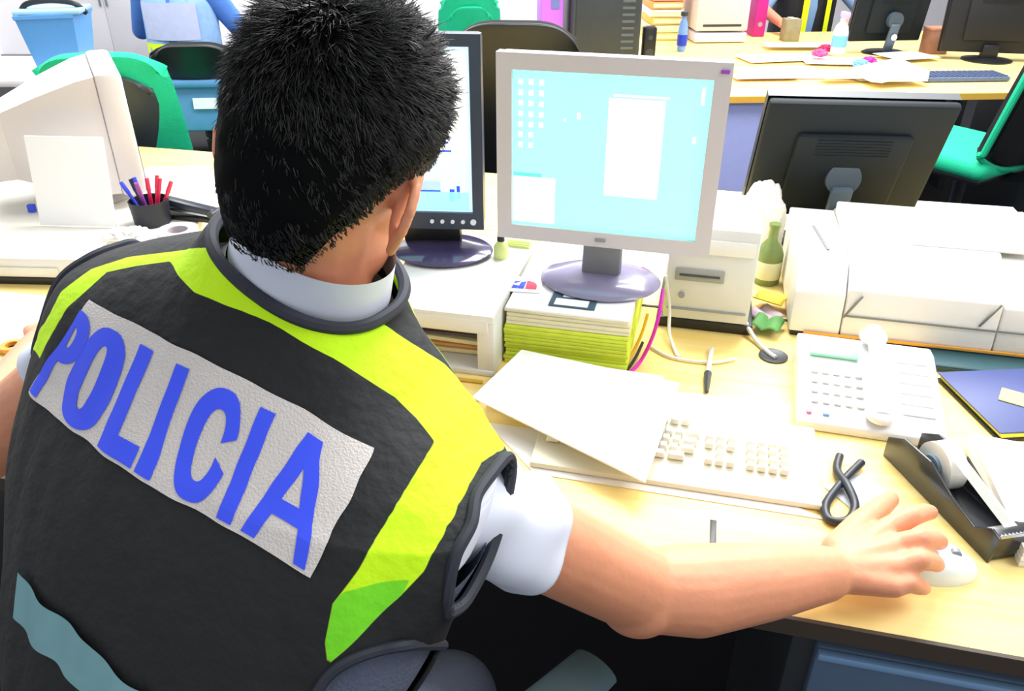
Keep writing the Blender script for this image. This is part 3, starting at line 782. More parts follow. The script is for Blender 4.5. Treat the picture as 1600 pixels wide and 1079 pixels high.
# ------------------------------------------------------------------ plastic bag, bottle and clutter between tower and printer
q=P(1205,430,.75)
def blobby(name,label,cat,loc,r,m_,seed=0,amp=.3,fr=2.2,floor=True,rz=0):
    mb=MB(); b=bmesh.new(); bmesh.ops.create_icosphere(b,subdivisions=5,radius=1)
    for v in b.verts:
        n=v.co.normalized(); k=1+amp*noise.noise(n*fr+Vector((seed,0,0)))+amp*.4*abs(noise.noise(n*fr*3+Vector((0,seed,0))))
        v.co=Vector((n.x*r[0]*k,n.y*r[1]*k,max(-1 if not floor else -.8,n.z*k)*r[2]))
    zmin=min(v.co.z for v in b.verts)
    for v in b.verts: v.co.z-=zmin
    mb._merge(b,Matrix.Identity(4),0); o=mb.build(name,m_,ang=80); o.location=loc; o.rotation_euler=(0,0,rz)
    return tag(o,label,cat)
PB1=P(1190,470)
t=thing('green_bottle','olive green glass bottle between the tower and the white printer','bottle',(P(1196,440).x,P(1196,440).y,.7503),0)
MB().lathe([(0,0),(.026,0),(.029,.004),(.029,.07),(.022,.09),(.011,.105),(.011,.13),(.013,.133),(.013,.14)],n=28).build('glass',mat('olive_glass',(120,140,80),.15,var=.2),t)
MB().lathe([(.0292,.015),(.0297,.016),(.0297,.055),(.0292,.056)],n=28).build('paper_label',mat('label_cream',(226,226,190),.6),t)
blobby('plastic_bag','crumpled white plastic bag on top behind the green bottle','bag',(P(1192,400).x-.02,P(1192,400).y+.0,.7503),(.055,.04,.10),mat('bag_white',(244,244,244),.35,var=.01),3,.25)
for k,(px,py,c_,rz,lab) in enumerate([(1196,500,(200,180,190),20,'pinkish folded leaflet in the gap beside the printer'),(1200,520,(90,150,80),-30,'dark green folded leaflet in the gap beside the printer'),(1204,485,(236,206,70),50,'yellow crumpled leaflet in the gap beside the printer')]):
    q=P(px,py); t_=MB().grid(lambda s,u:Vector(((s-.5)*.055,(u-.5)*.06,.004+k*.006+.01*abs(math.sin(s*5+k)))),12,6).build('leaflet',mat('leaflet%d'%k,c_,.7))
    m_=t_.modifiers.new('t','SOLIDIFY'); m_.thickness=.002
    t_.location=(q.x,q.y+.01,.7512+.002*k); t_.rotation_euler=(0,0,R(rz)); tag(t_,lab,'leaflet')
# ------------------------------------------------------------------ white printer on the right
t=thing('desktop_printer','wide white printer on the beech desk, front left','printer',(0,0,0),YD); t['label']='wide white printer with sloped top in front of the black monitor'
a=P(1230,524); pw=.56; t.location=tuple(a+Rd@Vector((pw/2,0,0)))
PRM=mat('printer_white',(232,230,226),.4,var=.015)
MB().box((0,.17,.006),(pw*.985,.33,.012),bev=.003).build('base_shadow',BLACK,t)  # black slab stands in for the printer's base shadow
MB().box((.0,-.004,.014),(pw*.9,.004,.006),bev=.001).build('ochre_seam',mat('ochre_seam',(230,160,60),.5),t)
def sec(x0,x1,h,yb,yt,name):
    prof=[(0,.012),(yb,h*.62),(yt,h),(.34,h),(.34,.012)]
    M=Matrix.Translation((x0,0,0))@Matrix(((0,0,1,0),(1,0,0,0),(0,1,0,0),(0,0,0,1)))
    return MB().prism(prof,x1-x0,M,bev=.004).build(name,PRM,t)
sec(-pw/2,-pw/2+.095,.150,.012,.06,'left_housing')
sec(-pw/2+.097,pw/2-.19,.172,.012,.10,'centre_housing')
sec(pw/2-.188,pw/2,.160,.012,.10,'right_housing')
SL=mat('slot_grey',(120,124,120),.6)
MB().box((-pw/2+.05,.16,.1515),(.006,.13,.003),bev=.001,rot=(0,0,R(8))).build('vent_slot',SL,t)
MB().box((-pw/2+.3,-.001+.004,.055),(.40,.003,.0025)).build('paper_drawer_seam',SL,t)
for x,z in ((-.17,.075),(.07,.085)):
    MB().box((x,-.001+.006,z),(.004,.004,.055),rot=(0,R(28),0),bev=.001).build('diagonal_seam',SL,t)
MB().box((.04,.20,.1735),(.22,.19,.004),bev=.002).build('top_lid',WHITE,t)
MB().box((pw/2-.05,.14,.1615),(.04,.014,.005),bev=.002).build('black_latch',BLACK,t)
MB().box((pw/2-.03,-.004,.05),(.05,.004,.04),bev=.001).build('green_sticker',mat('pale_green',(190,230,150),.6),t)
# papers on the far desk, right
q=P(1500,330); sheet('paper_sheet','large white sheet behind the printer at the far desk edge',P(1470,335,.7515),.42,.20,R(-12),PAPER)
sheet('paper_sheet','cream sheet on the far desk at the right frame edge',P(1570,350,.7545),.20,.16,R(4),CREAM)
q=P(1590,362); tag(place(MB().tube([(-.03,0,.004),(0,0,.004),(.04,.005,.004)],.004).build('marker_pen',mat('marker_blue',(60,70,200),.4)),(q.x,q.y,.753),0),'blue marker on cream sheet, right frame edge','pen')
# ------------------------------------------------------------------ desk phone
t=thing('desk_telephone','white desk telephone with mint green display beside the keyboard','telephone',(0,0,0),YD+R(-2))
a=P(1243,672);b=P(1478,702); t.location=tuple((a+b)/2); PW=(a-b).length
TM=mat('telephone_white',(226,226,226),.35,var=.01)
M=Matrix.Translation((-PW/2,0,0))@Matrix(((0,0,1,0),(1,0,0,0),(0,1,0,0),(0,0,0,1)))
MB().prism([(0,.0),(0,.018),(.20,.062),(.235,.058),(.235,0)],PW,M,bev=.005).build('body',TM,t)
sl=math.atan2(.044,.20)
def on(x,y,dz=0): return (x,y,.018+y*.22+dz)
MB().box(on(-PW/2+.060,.175,.005),(.082,.036,.006),rot=(sl,0,0),bev=.002).build('mint_display',mat('mint_lcd',(150,226,180),.3,emit=.15),t)
m=MB()
for r in range(4):
    for c in range(5): m.box(on(-PW/2+.028+c*.018,.05+r*.024,.0025),(.012,.014,.005),rot=(sl,0,0),bev=.002)
m.build('keypad',WHITE,t)
MB().box(on(-PW/2+.018,.02,.002),(.008,.008,.004),bev=.001).build('red_key',mat('key_pink',(235,120,170),.5),t)
MB().box(on(-PW/2+.045,.02,.002),(.010,.007,.004),bev=.001).build('blue_key',mat('key_blue',(120,170,240),.5),t)
h=MB().tube([on(.012,.015,.018),on(.012,.05,.026),on(.012,.12,.032),on(.012,.19,.026),on(.012,.225,.018)],.015,n=14,flat=.8)
h.ball(on(.012,.025,.012),(.024,.026,.014)); h.ball(on(.012,.215,.012),(.024,.026,.014)); h.build('handset',mat('handset_white',(246,244,246),.3,var=.01),t)
m=MB()
for r in range(6): m.box(on(.075,.05+r*.025,.002),(.05,.012,.004),rot=(sl,0,0),bev=.001)
m.build('memory_keys',mat('memory_white',(250,250,252),.5),t)
# ------------------------------------------------------------------ notebooks
q=P(1490,598)
t=thing('folder','dark blue folder with black cover corner on the right desk edge','folder',(P(1545,640).x+.06,P(1545,640).y+.01,.7503),YD+R(18))
NB=mat('notebook_blue',(64,76,130),.5,var=.1); 
MB().box((0,.0,.002),(.20,.19,.004),bev=.001).build('back_cover',BLACK,t)
MB().box((.002,.002,.008),(.192,.184,.008),bev=.001).build('page_block',mat('page_yellow',(240,230,80),.7),t)
MB().box((.0,.002,.0145),(.20,.186,.003),bev=.001).build('front_cover',NB,t)
t=thing('folder','dark teal folder lying behind the blue one','folder',(P(1530,580).x+.03,P(1530,580).y+.015,.7503),YD)
MB().box((0,0,.004),(.22,.08,.007),bev=.002).build('cover',mat('teal_dark',(44,84,92),.5),t)
MB().tube([(-.11,-.04,.011),(0,-.042,.012),(.11,-.04,.011)],.004).build('spine_tube',mat('teal_dark2',(34,70,74),.4),t)
q=P(1588,622,.767); sheet('sticky_note','yellow green sticky note on the blue folder',(q.x,q.y,.7665),.05,.045,R(-35),mat('sticky_green',(224,240,130),.7))
# ------------------------------------------------------------------ papers left of the keyboard
for k,(pts,m_,lab) in enumerate([([(745,632),(820,572),(1055,610),(1000,772)],PAPER,'top white sheet of the pile between officer and keyboard')]):
    pass
def poly_sheet(name,label,pix,z,th,m_,cat='paper',wav=.0,group=None,nlay=1):
    Q=[P(*p,z) for p in pix]; c=sum(Q,Vector())/4
    mb=MB()
    for k in range(nlay):
        jx=random.uniform(-.002,.002) if nlay>1 else 0
        def f(s,t_,top):
            p=(Q[3]*(1-s)+Q[2]*s)*(1-t_)+(Q[0]*(1-s)+Q[1]*s)*t_-c
            return Vector((p.x+jx,p.y+jx,(k+top)*th/nlay*.98+wav*math.sin(s*5+1)*t_*.5))
        n_=10
        mb.grid(lambda s,t_:f(s,t_,1),n_,n_); mb.grid(lambda s,t_:f(t_,s,0),n_,n_)
        for e in range(4):
            g={0:lambda s:(s,0),1:lambda s:(1,s),2:lambda s:(1-s,1),3:lambda s:(0,1-s)}[e]
            mb.grid(lambda s,t_:f(*g(s),t_),n_,1)
    bmesh.ops.remove_doubles(mb.bm,verts=mb.bm.verts[:],dist=.00005)
    o=mb.build(name,m_); o.location=(c.x,c.y,z); return tag(o,label,cat,group)
poly_sheet('paper_stack','white sheaf of paper in front of the yellow green pack',[(818,580),(1035,614),(1010,642),(760,634)],.7505,.036,PAPER,nlay=6)
poly_sheet('paper_sheet','top white sheet with a grey lower edge beside the officer\'s sleeve',[(815,548),(1062,600),(1008,755),(738,622)],.7905,.003,mat('paper_top',(250,250,252),.8,var=.005))
poly_sheet('paper_sheet','white sheet under the keyboard\'s near edge',[(760,660),(1040,700),(1290,812),(835,740)],.7505,.0012,mat('paper_low',(242,240,238),.8,var=.01))
poly_sheet('paper_sheet','pale sheet between the tower plug and the telephone',[(1060,612),(1235,632),(1228,668),(1040,640)],.7505,.0012,mat('paper_pale',(250,248,238),.8))
# ------------------------------------------------------------------ keyboard
t=thing('computer_keyboard','ivory keyboard in front of the papers with the officer\'s forearm before it','keyboard',(0,0,0),YD)
kR=P(1283,800); kw=.43; kd=.165; t.location=tuple(kR+Rd@Vector((-kw/2,0,.002)))
KB=mat('keyboard_ivory',(222,218,196),.5,var=.02); KC=mat('keycap',(236,234,222),.5,var=.01)
M=Matrix.Translation((-kw/2,0,0))@Matrix(((0,0,1,0),(1,0,0,0),(0,1,0,0),(0,0,0,1)))
MB().prism([(0,0),(0,.010),(.045,.014),(kd,.028),(kd+.01,.024),(kd+.01,0)],kw,M,bev=.003).build('case',KB,t)
MB().box((0,.1,.0175),(kw-.02,.112,.004),rot=(R(6.8),0,0)).build('key_gap_shade',mat('key_gap_shade',(56,56,52),.8),t)  # dark colour paints the shade in the gaps between keys
def keyrow(x0,n,y,w=.0165,ws=None,h=.0155):
    x=x0
    for k in range(n):
        ww=(ws or {}).get(k,w); zz=.0215+(y-.045)*.118
        m=MB().box((x+ww/2,y,zz),(ww-.0034,h-.0034,.010),bev=.0018,taper=(.80,.80),rot=(R(6.8),0,0)); m.build('key',KC,t,smooth=False); x+=ww
x0=-kw/2+.014
for r in range(4):
    keyrow(x0,13 if r else 6,.054+r*.0175,ws={0:.024+.003*r,12:.026} if r else {0:.024,1:.02,2:.024,3:.098,4:.024,5:.03})
keyrow(x0,13,.054+4.6*.0175,w=.0172)
x1=x0+.235+.010
for r in (0,2,3): keyrow(x1,3,.054+r*.0175)
keyrow(x1+.0165,1,.054+.0175)
for r in range(4): keyrow(x1+.062,4,.054+r*.0175)
# ------------------------------------------------------------------ mouse, cable, tape dispenser
q=P(1446,884); t=thing('computer_mouse','white computer mouse under the officer\'s right hand','mouse',(q.x,q.y,.7503),R(-100))
def mouse(s,u):
    a=s*2*PI; e=u*PI/2; x=.035*math.cos(a); y=.062*math.sin(a); z=.0
    k=math.cos(e)**.55 if u<1 else 0
    return Vector((x*k,y*k,.034*math.sin(e)**.8*(1-.25*math.sin(a)*k)))
MB().grid(mouse,48,16,closed=True).cyl((0,0,.0002),(0,0,.0012),.02).build('shell',mat('mouse_white',(230,240,244),.3,var=.01),t)
MB().cyl((-.0035,.03,.0275),(.0035,.03,.0275),.007,n=18).build('scroll_wheel',GREY,t)
q=P(1345,762); sheet('paper_scrap','small white scrap of paper under the cable loop',P(1345,772,.7505),.075,.07,R(25),mat('scrap',(232,240,246),.7),th=.001)
lp=[P(1312,712,.758),P(1308,735,.759),P(1325,760,.764),P(1336,790,.760),P(1325,812,.758),P(1297,812,.757),P(1290,790,.757),P(1308,762,.758),P(1330,738,.759),P(1346,722,.759)]
tag(MB().tube(lp,.0065,n=10).build('cable_loop',mat('cable_charcoal',(38,44,52),.4)),'thick charcoal cable loop lying between keyboard and hand','cable')
t=thing('tape_dispenser','black desk tape dispenser with white roll, right of the hand','tape dispenser',(0,0,0),0)
a=P(1415,712);b=P(1535,868); c=(a+b)/2; ax=(b-a); t.location=tuple(c+Vector((.012,0,.0004))); t.rotation_euler=(0,0,math.atan2(ax.y,ax.x)+PI/2+R(8))
TL=ax.length+.02; TD=mat('dispenser_black',(26,28,32),.3,coat=.3)
side=[(-TL/2,0),(TL/2,0),(TL/2,.035),(TL*.36,.056),(TL*.10,.060),(-TL*.12,.040),(-TL*.34,.030),(-TL/2+.012,.050),(-TL/2-.004,.046)]
for sx in (-.031,.027):
    M=Matrix.Translation((sx,0,0))@Matrix(((0,0,1,0),(1,0,0,0),(0,1,0,0),(0,0,0,1)))
    MB().prism(side,.004,M,bev=.001).build('side_wall',TD,t)
MB().box((0,0,.007),(.058,TL*.98,.013),bev=.002).build('weighted_base',TD,t)
MB().box((0,-TL/2+.012,.026),(.056,.024,.034),bev=.003).build('nose_block',TD,t)
m=MB()
for k in range(9): m.prism([(0,0),(.0028,.004),(.0056,0)],.0015,Matrix.Translation((-.025+k*.0056,-TL/2,.045)))
m.box((0,-TL/2,.044),(.052,.002,.004)); m.build('cutter',STEEL,t,smooth=False)
MB().cyl((-.014,TL*.14,.042),(.014,TL*.14,.042),.036,n=40).build('tape_roll',mat('tape_white',(236,236,226),.3,var=.03),t)
MB().cyl((-.020,TL*.14,.042),(.020,TL*.14,.042),.017,n=30).build('roll_hub',mat('hub_grey',(120,140,160),.4),t)
MB().grid(lambda s,u:Vector(((u-.5)*.020,TL*.14+.004-s*(TL*.60),.078-.031*s)),10,1).build('tape_strip',mat('tape_clear',(230,232,224),.2,alpha=.5),t)
q=P(1560,790)
def pad(s,u):
    return None
poly_sheet('paper_stack','thick white rounded sheaf of paper at the right frame edge by the tape dispenser',[(1508,700),(1700,735),(1730,905),(1590,885)],.7505,.030,PAPER,nlay=7)
# ------------------------------------------------------------------ left: flat case, CRT, paper, pen cup
t=thing('desktop_computer','flat white desktop case under the old monitor, left','computer',(0,0,0),R(-3))
sw_=.86; t.location=(-.78-sw_/2,1.63,.7503)
MB().box((0,.315,.008),(sw_*.98,.625,.017),bev=.001).build('shadow_line',BLACK,t)  # black layer draws the shadow line along the case bottom
MB().box((0,.32,.041),(sw_,.64,.049),bev=.008).build('case',mat('case_cream',(228,225,214),.45,var=.02),t)
MB().box((-.05,-.002,.034),(.5,.004,.02),bev=.001).build('drive_bay',mat('case_cream2',(228,224,208),.5),t)
t=thing('old_computer_monitor','bulky white tube monitor seen from behind, at the left','monitor',(0,0,0),R(-62))
t.location=(-1.13,2.06,.8165)
CR_=mat('crt_white',(216,210,208),.45,var=.02)
W_,H_=.36,.30
MB().box((0,.10,.03+H_/2),(W_,.06,H_),bev=.012).build('bezel',CR_,t)
MB().box((0,.1315,.03+H_/2),(W_-.06,.002,H_-.06)).build('screen',mat('dark_tube',(40,50,52),.1),t)
def frus(s,u):
    # square-ish section shrinking to the rear
    cx=[(-1,-1),(1,-1),(1,1),(-1,1)]; a=s*4; i=int(a)%4; f=a-int(a); p=[cx[i][k]*(1-f)+cx[(i+1)%4][k]*f for k in (0,1)]
    k=[1,.97,.78,.55,.53,.50][min(int(u*5),5)]
    w=W_/2*.95*k; h=H_/2*.95*(k if u<.3 else k*1.02)
    y=[.07,.03,-.06,-.15,-.22,-.24][min(int(u*5),5)]
    return Vector((p[0]*w,y,.03+H_/2*(1 if u<.3 else .98)+p[1]*h-.02*u))
MB().grid(frus,48,5,closed=True).box((0,-.235,.03+H_/2-.022),(W_*.46,.012,H_*.46),bev=.004).build('rear_shell',CR_,t,ang=20)
MB().lathe([(0,0),(.13,0),(.135,.006),(.10,.02),(.06,.055),(0,.055)],c=(0,.0,0),n=36).build('swivel_foot',CR_,t)
m=MB()
for k in range(9): m.box((0,-.2418,.12+k*.014),(W_*.34,.002,.004))
m.build('vent_slots',mat('vent_grey',(190,186,184),.6),t)
# leaning sheet of paper
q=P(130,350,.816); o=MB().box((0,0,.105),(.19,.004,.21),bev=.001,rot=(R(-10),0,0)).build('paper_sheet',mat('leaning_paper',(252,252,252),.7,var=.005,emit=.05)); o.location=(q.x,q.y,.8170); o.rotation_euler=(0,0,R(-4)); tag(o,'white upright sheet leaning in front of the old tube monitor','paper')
q=P(50,330,.812); tag(place(MB().box((0,0,.01),(.018,.014,.02),bev=.003).build('blue_cap',mat('blue_cap',(60,90,235),.4)),(P(52,333,.812).x,P(52,333,.812).y,.8160)),'small bright blue cap at the lower left of the leaning sheet','cap')
# pen cup
q=P(240,348,.816); t=thing('pen_cup','dark mesh pen cup on the flat white case','pen cup',(q.x,q.y,.8160),0)
MB().lathe([(0,0),(.040,0),(.042,.003),(.046,.060),(.044,.060),(.040,.006),(0,.005)],n=36).build('cup',mat('cup_black',(30,32,44),.5),t)
pc=[((60,80,230),-.026,.0,-.5,.1),((60,80,230),-.015,.015,-.22,.1),((235,40,90),.004,.006,.05,0),((235,40,90),.016,.0,.25,.15),((235,60,80),.01,.02,.12,.3),((235,60,90),.026,.008,.5,.1),((150,60,150),-.004,-.01,-.05,-.2),((40,50,70),-.012,.0,-.35,.2)]
for k,(c_,x,y,tx,ty) in enumerate(pc):
    d_=Vector((tx,ty,1)).normalized(); b0=Vector((q.x+x*.5,q.y+y*.5,.8225)); b1=b0+d_*.135
    o=thing('pen',['bright blue pen leaning far left in the dark pen cup','blue pen beside the leftmost one in the pen cup','red pen standing nearly upright in the pen cup','red pen leaning right in the pen cup','light red pen at the back of the pen cup','red pen leaning furthest right in the pen cup','purple pen at the front of the pen cup','dark pen among the blue ones in the pen cup'][k],'pen',tuple(b0),0,'pens in the cup')
    MB().cyl((0,0,0),d_*.075,.0045,n=10).build('barrel',mat('pen%d'%k,c_,.35),o); MB().cyl(d_*.075,d_*.105,.0055,.005,n=10).build('pen_cap',mat('pencap%d'%k,c_,.3),o)
# stapler
q=P(306,340,.816); t=thing('stapler','black stapler lying beside the pen cup','stapler',(q.x,q.y-.01,.8160),R(165))
MB().box((0,0,.006),(.15,.035,.012),bev=.004).build('base',BLACK,t)
MB().box((.005,0,.034),(.14,.03,.02),bev=.008,rot=(0,R(-8),0)).build('arm',mat('stapler_grey',(44,50,62),.3),t)
MB().box((.005,0,.020),(.13,.022,.008),bev=.002,rot=(0,R(-5),0)).build('magazine',STEEL,t)
MB().cyl((-.06,-.018,.022),(-.06,.018,.022),.009,n=16).build('pivot',DARK,t)
# clear/white tape roll
q=P(282,380,.816); t=thing('tape_roll','translucent white tape roll at the right edge of the flat white case','tape roll',(q.x,q.y,.8160),0)
MB().lathe([(.026,0),(.045,0),(.045,.035),(.026,.035),(.026,0)],n=40).build('tape',mat('roll_tape',(244,238,232),.3),t)
MB().lathe([(.023,.001),(.0258,.001),(.0258,.034),(.023,.034),(.023,.001)],n=40).build('core',mat('roll_core',(200,190,196),.6),t)
blobby('plastic_wrap','crumpled translucent wrap on the white case beside the tape roll','wrap',(P(210,392,.816).x,P(210,392,.816).y,.8160),(.05,.035,.03),mat('wrap_white',(246,244,240),.25,var=.02),9,.5,3.5)
# papers on the left desk
sheet('paper_sheet','white sheet below the flat white case, cut by the left frame edge',P(40,490,.7507),.30,.16,R(-12),PAPER)
sheet('paper_sheet','cream sheet with a torn corner by the left elbow',P(30,530,.7545),.16,.10,R(12),CREAM)
q=P(22,548); tag(place(MB().lathe([(.012,0),(.022,0),(.022,.008),(.012,.008),(.012,0)],n=28).build('tape_ring',mat('tape_orange',(226,150,50),.5)),(q.x,q.y,.7565)),'small orange brown ring on the papers by his left arm','ring')
for k,(px,py,w,h,rz,m_,lab) in enumerate([(290,285,.22,.12,-8,CREAM,'cream sheet fanned behind the stapler'),(275,268,.20,.10,6,PAPER,'white sheet at the far edge behind the pen cup'),(320,300,.16,.10,20,mat('tanpaper',(236,214,170),.8),'tan sheet tucked behind the officer\'s head')]):
    q=P(px,py,.7515); sheet('paper_sheet',lab,(q.x,q.y,.7505+.0018*k),w,h,R(rz),m_)

# ------------------------------------------------------------------ office chairs
def office_chair(label,loc,rz,shell,fabric,bw=.44,bh=.50,seat_z=.46,back0=.52,rim=.02,group=None,arms=False,seatm=None,piping=None):
    """faces +y; the back rest stands at -y"""
    t=thing('office_chair',label,'office chair',loc,rz,group)
    def cush(s,u,off,k,thk):
        a=(s-.5)*2; b=u; 
        w=bw/2*k*(1-.10*b**3); x=a*w; cur=.05*(a*a); 
        hgt=bh*k
        zz=back0+(bh-hgt)/2+hgt*b
        if b>.85: zz-=.07*((abs(a))**4)*((b-.85)/.15)
        if b<.12: zz+=.06*((abs(a))**4)*((.12-b)/.12)
        return Vector((x,-.22+off+cur-.12*(b-.2),zz))
    for nm,m_,off,k,thk in (('back_cushion',fabric,0,1.0,.045),('back_shell',shell,-.03,1-rim*2/bw*2,.02)):
        o=MB().grid(lambda s,u:cush(s,u,off,k,thk),28,28).build(nm,m_,t); md=o.modifiers.new('t','SOLIDIFY'); md.thickness=thk; md.offset=0; 
        mv=o.modifiers.new('b','BEVEL'); mv.width=.010; mv.segments=3
    if piping:
        per=[(k/24,0) for k in range(24)]+[(1,k/24) for k in range(24)]+[(1-k/24,1) for k in range(24)]+[(0,1-k/24) for k in range(25)]
        MB().tube([cush(a,b,-.014,1.03,0) for a,b in per],.013,smooth_it=1).build('edge_piping',piping,t)
    MB().box((0,.02,seat_z),(.46,.44,.07),bev=.032,seg=5).build('seat',seatm or fabric,t)
    MB().box((0,.02,seat_z-.045),(.40,.38,.025),bev=.01).build('seat_pan',shell,t)
    MB().tube([(0,-.05,seat_z-.06),(0,-.22,seat_z-.04),(0,-.27,seat_z+.06),(0,-.265,back0+.12)],.018).build('back_support',BLACK,t)
    MB().cyl((0,0,.09),(0,0,seat_z-.05),.025,n=20).build('gas_lift',BLACK,t)
    for k in range(5):
        a=2*PI*k/5+.3; e=(.27*math.cos(a),.27*math.sin(a))
        l=MB().tube([(0,0,.11),(e[0]*.6,e[1]*.6,.10),(e[0],e[1],.075)],lambda q:.026-.010*q).build('base_leg',BLACK,t)
        MB().cyl((e[0]-.022,e[1],.028),(e[0]+.022,e[1],.028),.028,n=20).build('caster',DARK,l)
    if arms:
        for s in (-1,1):
            MB().tube([(s*.22,.0,seat_z-.03),(s*.28,.0,seat_z),(s*.285,.0,seat_z+.15)],.016).box((s*.285,.02,seat_z+.17),(.06,.24,.03),bev=.012).build('armrest',arms,t)
    return t
g=PY(205,100,2.75)
office_chair('green fabric office chair with dark back shell behind the old tube monitor',(-1.46,3.10,0),R(10),mat('shell_dark',(46,56,62),.5),GREEN,bw=.46,bh=.52,back0=.52,rim=.03)
bch=office_chair('black office chair with blue grey lower back, left of the officer\'s head',(-1.36,3.80,0),R(4),BLACK,MATTEBLACK,bw=.38,bh=.36,back0=.60,rim=.0)
lp_=MB().box((0,-.30,.70),(.33,.03,.20),bev=.012,rot=(R(-8),0,0)).box((0,-.305,.80),(.36,.045,.03),bev=.01).build('lower_back_panel',mat('crate_blue',(96,150,200),.45,var=.08),bch)
MB().box((.02,-.322,.72),(.10,.003,.045),rot=(R(-8),0,0)).build('white_label',PAPER,lp_)
office_chair('black office chair whose rounded top shows above the silver monitor',(.03,3.12,0),R(-4),BLACK,MATTEBLACK,bw=.46,bh=.64,back0=.50,rim=.0)
office_chair('bright green office chair behind the dark monitor',(-.26,4.75,0),R(8),GREEN,GREEN,bw=.32,bh=.56,back0=.50)
office_chair('black office chair with green seat at the right frame edge',(1.80,3.10,0),R(32),BLACK,MATTEBLACK,bw=.44,bh=.54,back0=.63,rim=.004,piping=GREEN,seat_z=.62,seatm=GREEN)
# his own chair
t=thing('office_chair','black office chair the officer sits on, grey blue armrests','office chair',SW+Rp@Vector((0,-.16,0)),PYAW)
MB().box((0,-.02,.46),(.50,.46,.075),bev=.034,seg=5).build('seat',MATTEBLACK,t)
MB().box((0,-.02,.41),(.42,.38,.025),bev=.01).build('seat_pan',BLACK,t)
AR=mat('armrest_grey_blue',(96,122,132),.45,var=.15,scale=10)
ar=L(P(800,1062,.60))+Vector((0,.16,0))
MB().tube([(.20,.05,.43),(.25,.12,.45),(.235,.20,.57)],.017).build('arm_post',BLACK,t)
MB().tube([(.185,.22,.585),(.225,.33,.597),(.25,.44,.585)],lambda q:.040-.008*abs(q-.5),n=16,flat=.5).build('armrest',AR,t)
MB().tube([(-.24,.0,.43),(-.30,-.02,.46),(-.31,-.02,.59)],.017).build('arm_post',STEEL,t)
MB().tube([(-.325,-.20,.61),(-.325,-.05,.617),(-.325,.10,.61)],lambda q:.036-.008*abs(q-.5),n=16,flat=.5).build('armrest',AR,t)
MB().cyl((0,-.02,.09),(0,-.02,.41),.025,n=20).build('gas_lift',BLACK,t)
for k in range(5):
    a=2*PI*k/5+.3; e=(.29*math.cos(a),.29*math.sin(a)-.02)
    l=MB().tube([(0,-.02,.11),(e[0]*.6,e[1]*.6,.10),(e[0],e[1],.075)],lambda q:.028-.010*q).build('base_leg',mat('base_leg_steel',(120,128,136),.35,metal=.6),t)
    MB().cyl((e[0]-.022,e[1],.028),(e[0]+.022,e[1],.028),.028,n=20).build('caster',BLACK,l)
MB().tube([(0,-.12,.40),(0,-.30,.42),(0,-.36,.50),(0,-.37,.56)],.02).build('back_support',BLACK,t)

# ------------------------------------------------------------------ desk row beyond
DY=R(3.5)
o0=P(1150,151); t=thing('office_desk','beech desk of the next row with lavender front panel, upper right','desk',(o0.x,o0.y,0),DY)
MB().box((.85,.42,.737),(4.0,.84,.026),bev=.003).build('desktop',WOOD,t)
MB().box((.85,.0,.737),(4.0,.008,.027)).build('edge_strip',mat('orange_edge',(238,180,70),.5),t)
MB().box((-.1,.03,.37),(1.2,.02,.70)).build('lavender_panel',mat('lavender_panel',(176,184,240),.6),t)
for x in (-1.1,.6,1.6,2.8): MB().box((x,.42,.362),(.04,.7,.724),bev=.004).build('leg',DARK,t)
t=thing('office_desk','beech desk of the far row behind the lavender fronted one, monitors on it','desk',(o0.x,o0.y,0),DY)
MB().box((1.05,1.265,.737),(3.6,.84,.026),bev=.003).build('desktop',WOOD,t)
for x in (-.7,.6,1.6,2.8): MB().box((x,1.265,.362),(.04,.7,.724),bev=.004).build('leg',DARK,t)
Rb=Matrix.Rotation(DY,3,'Z')
def bd(px,py,z=.751): return P(px,py,z)
ROSE=mat('rosy_paper',(244,216,222),.8); 
bp=[(1215,110,.40,.16,4,PAPER),(1290,118,.42,.18,-6,CREAM),(1390,120,.40,.2,3,PAPER),(1230,92,.5,.2,8,mat('ivory_paper',(250,240,205),.8)),(1310,98,.36,.2,-10,PAPER),(1200,128,.3,.1,0,ROSE),(1180,120,.2,.1,15,mat('ochrep',(240,214,160),.8)),(1415,92,.26,.2,14,PAPER),(1250,76,.4,.14,-4,PAPER),(1340,132,.3,.08,2,CREAM)]
lab=['white sheet near the left end of the far desk\'s front edge','cream sheet in the middle of the far paper spread','white sheet above the black monitor\'s top edge, far desk','ivory sheet on the far desk\'s left half','white sheet askew in front of the far seated person','rosy sheet at the far desk\'s front edge','ochre sheet at the far desk\'s left front corner','white fanned sheet before the far black monitor back','white sheet furthest back at the left of the spread','cream sheet overhanging the far desk front, right of centre']
for k,(px,py,w,h,rz,m_) in enumerate(bp):
    q=P(px,py,.751); sheet('paper_sheet',lab[k],(q.x,q.y+ (.06 if py>125 else 0),.7505+.0024*k),w,h,DY+R(rz),m_,th=.0018,group='loose sheets spread on the far desk')
def bthing(name,label,cat,px,py,z=.7505,rz=0,dy=0):
    q=P(px,py,z); return thing(name,label,cat,(q.x,q.y+dy,z+.02 if name in() else z),DY+rz)
ZT=.7765 # top of the spread
# ream of paper fanned
t=bthing('paper_stack','white paper stack with raised sheet before the far black monitor','paper',1405,128,z=.7505+.024)
m=MB()
for k in range(5): m.box((0,.10,.004+k*.007),(.26,.2,.006),rot=(R(2*k),R(-k*1.5),R(k*4)),bev=.001)
m.build('sheets',PAPER,t)
# far monitor from behind
t=rear_monitor('black monitor seen from behind on the far desk, among papers',(P(1398,92).x,P(1398,92).y+.22,.7505),PI+R(6),.40,.32,.06,R(-8))
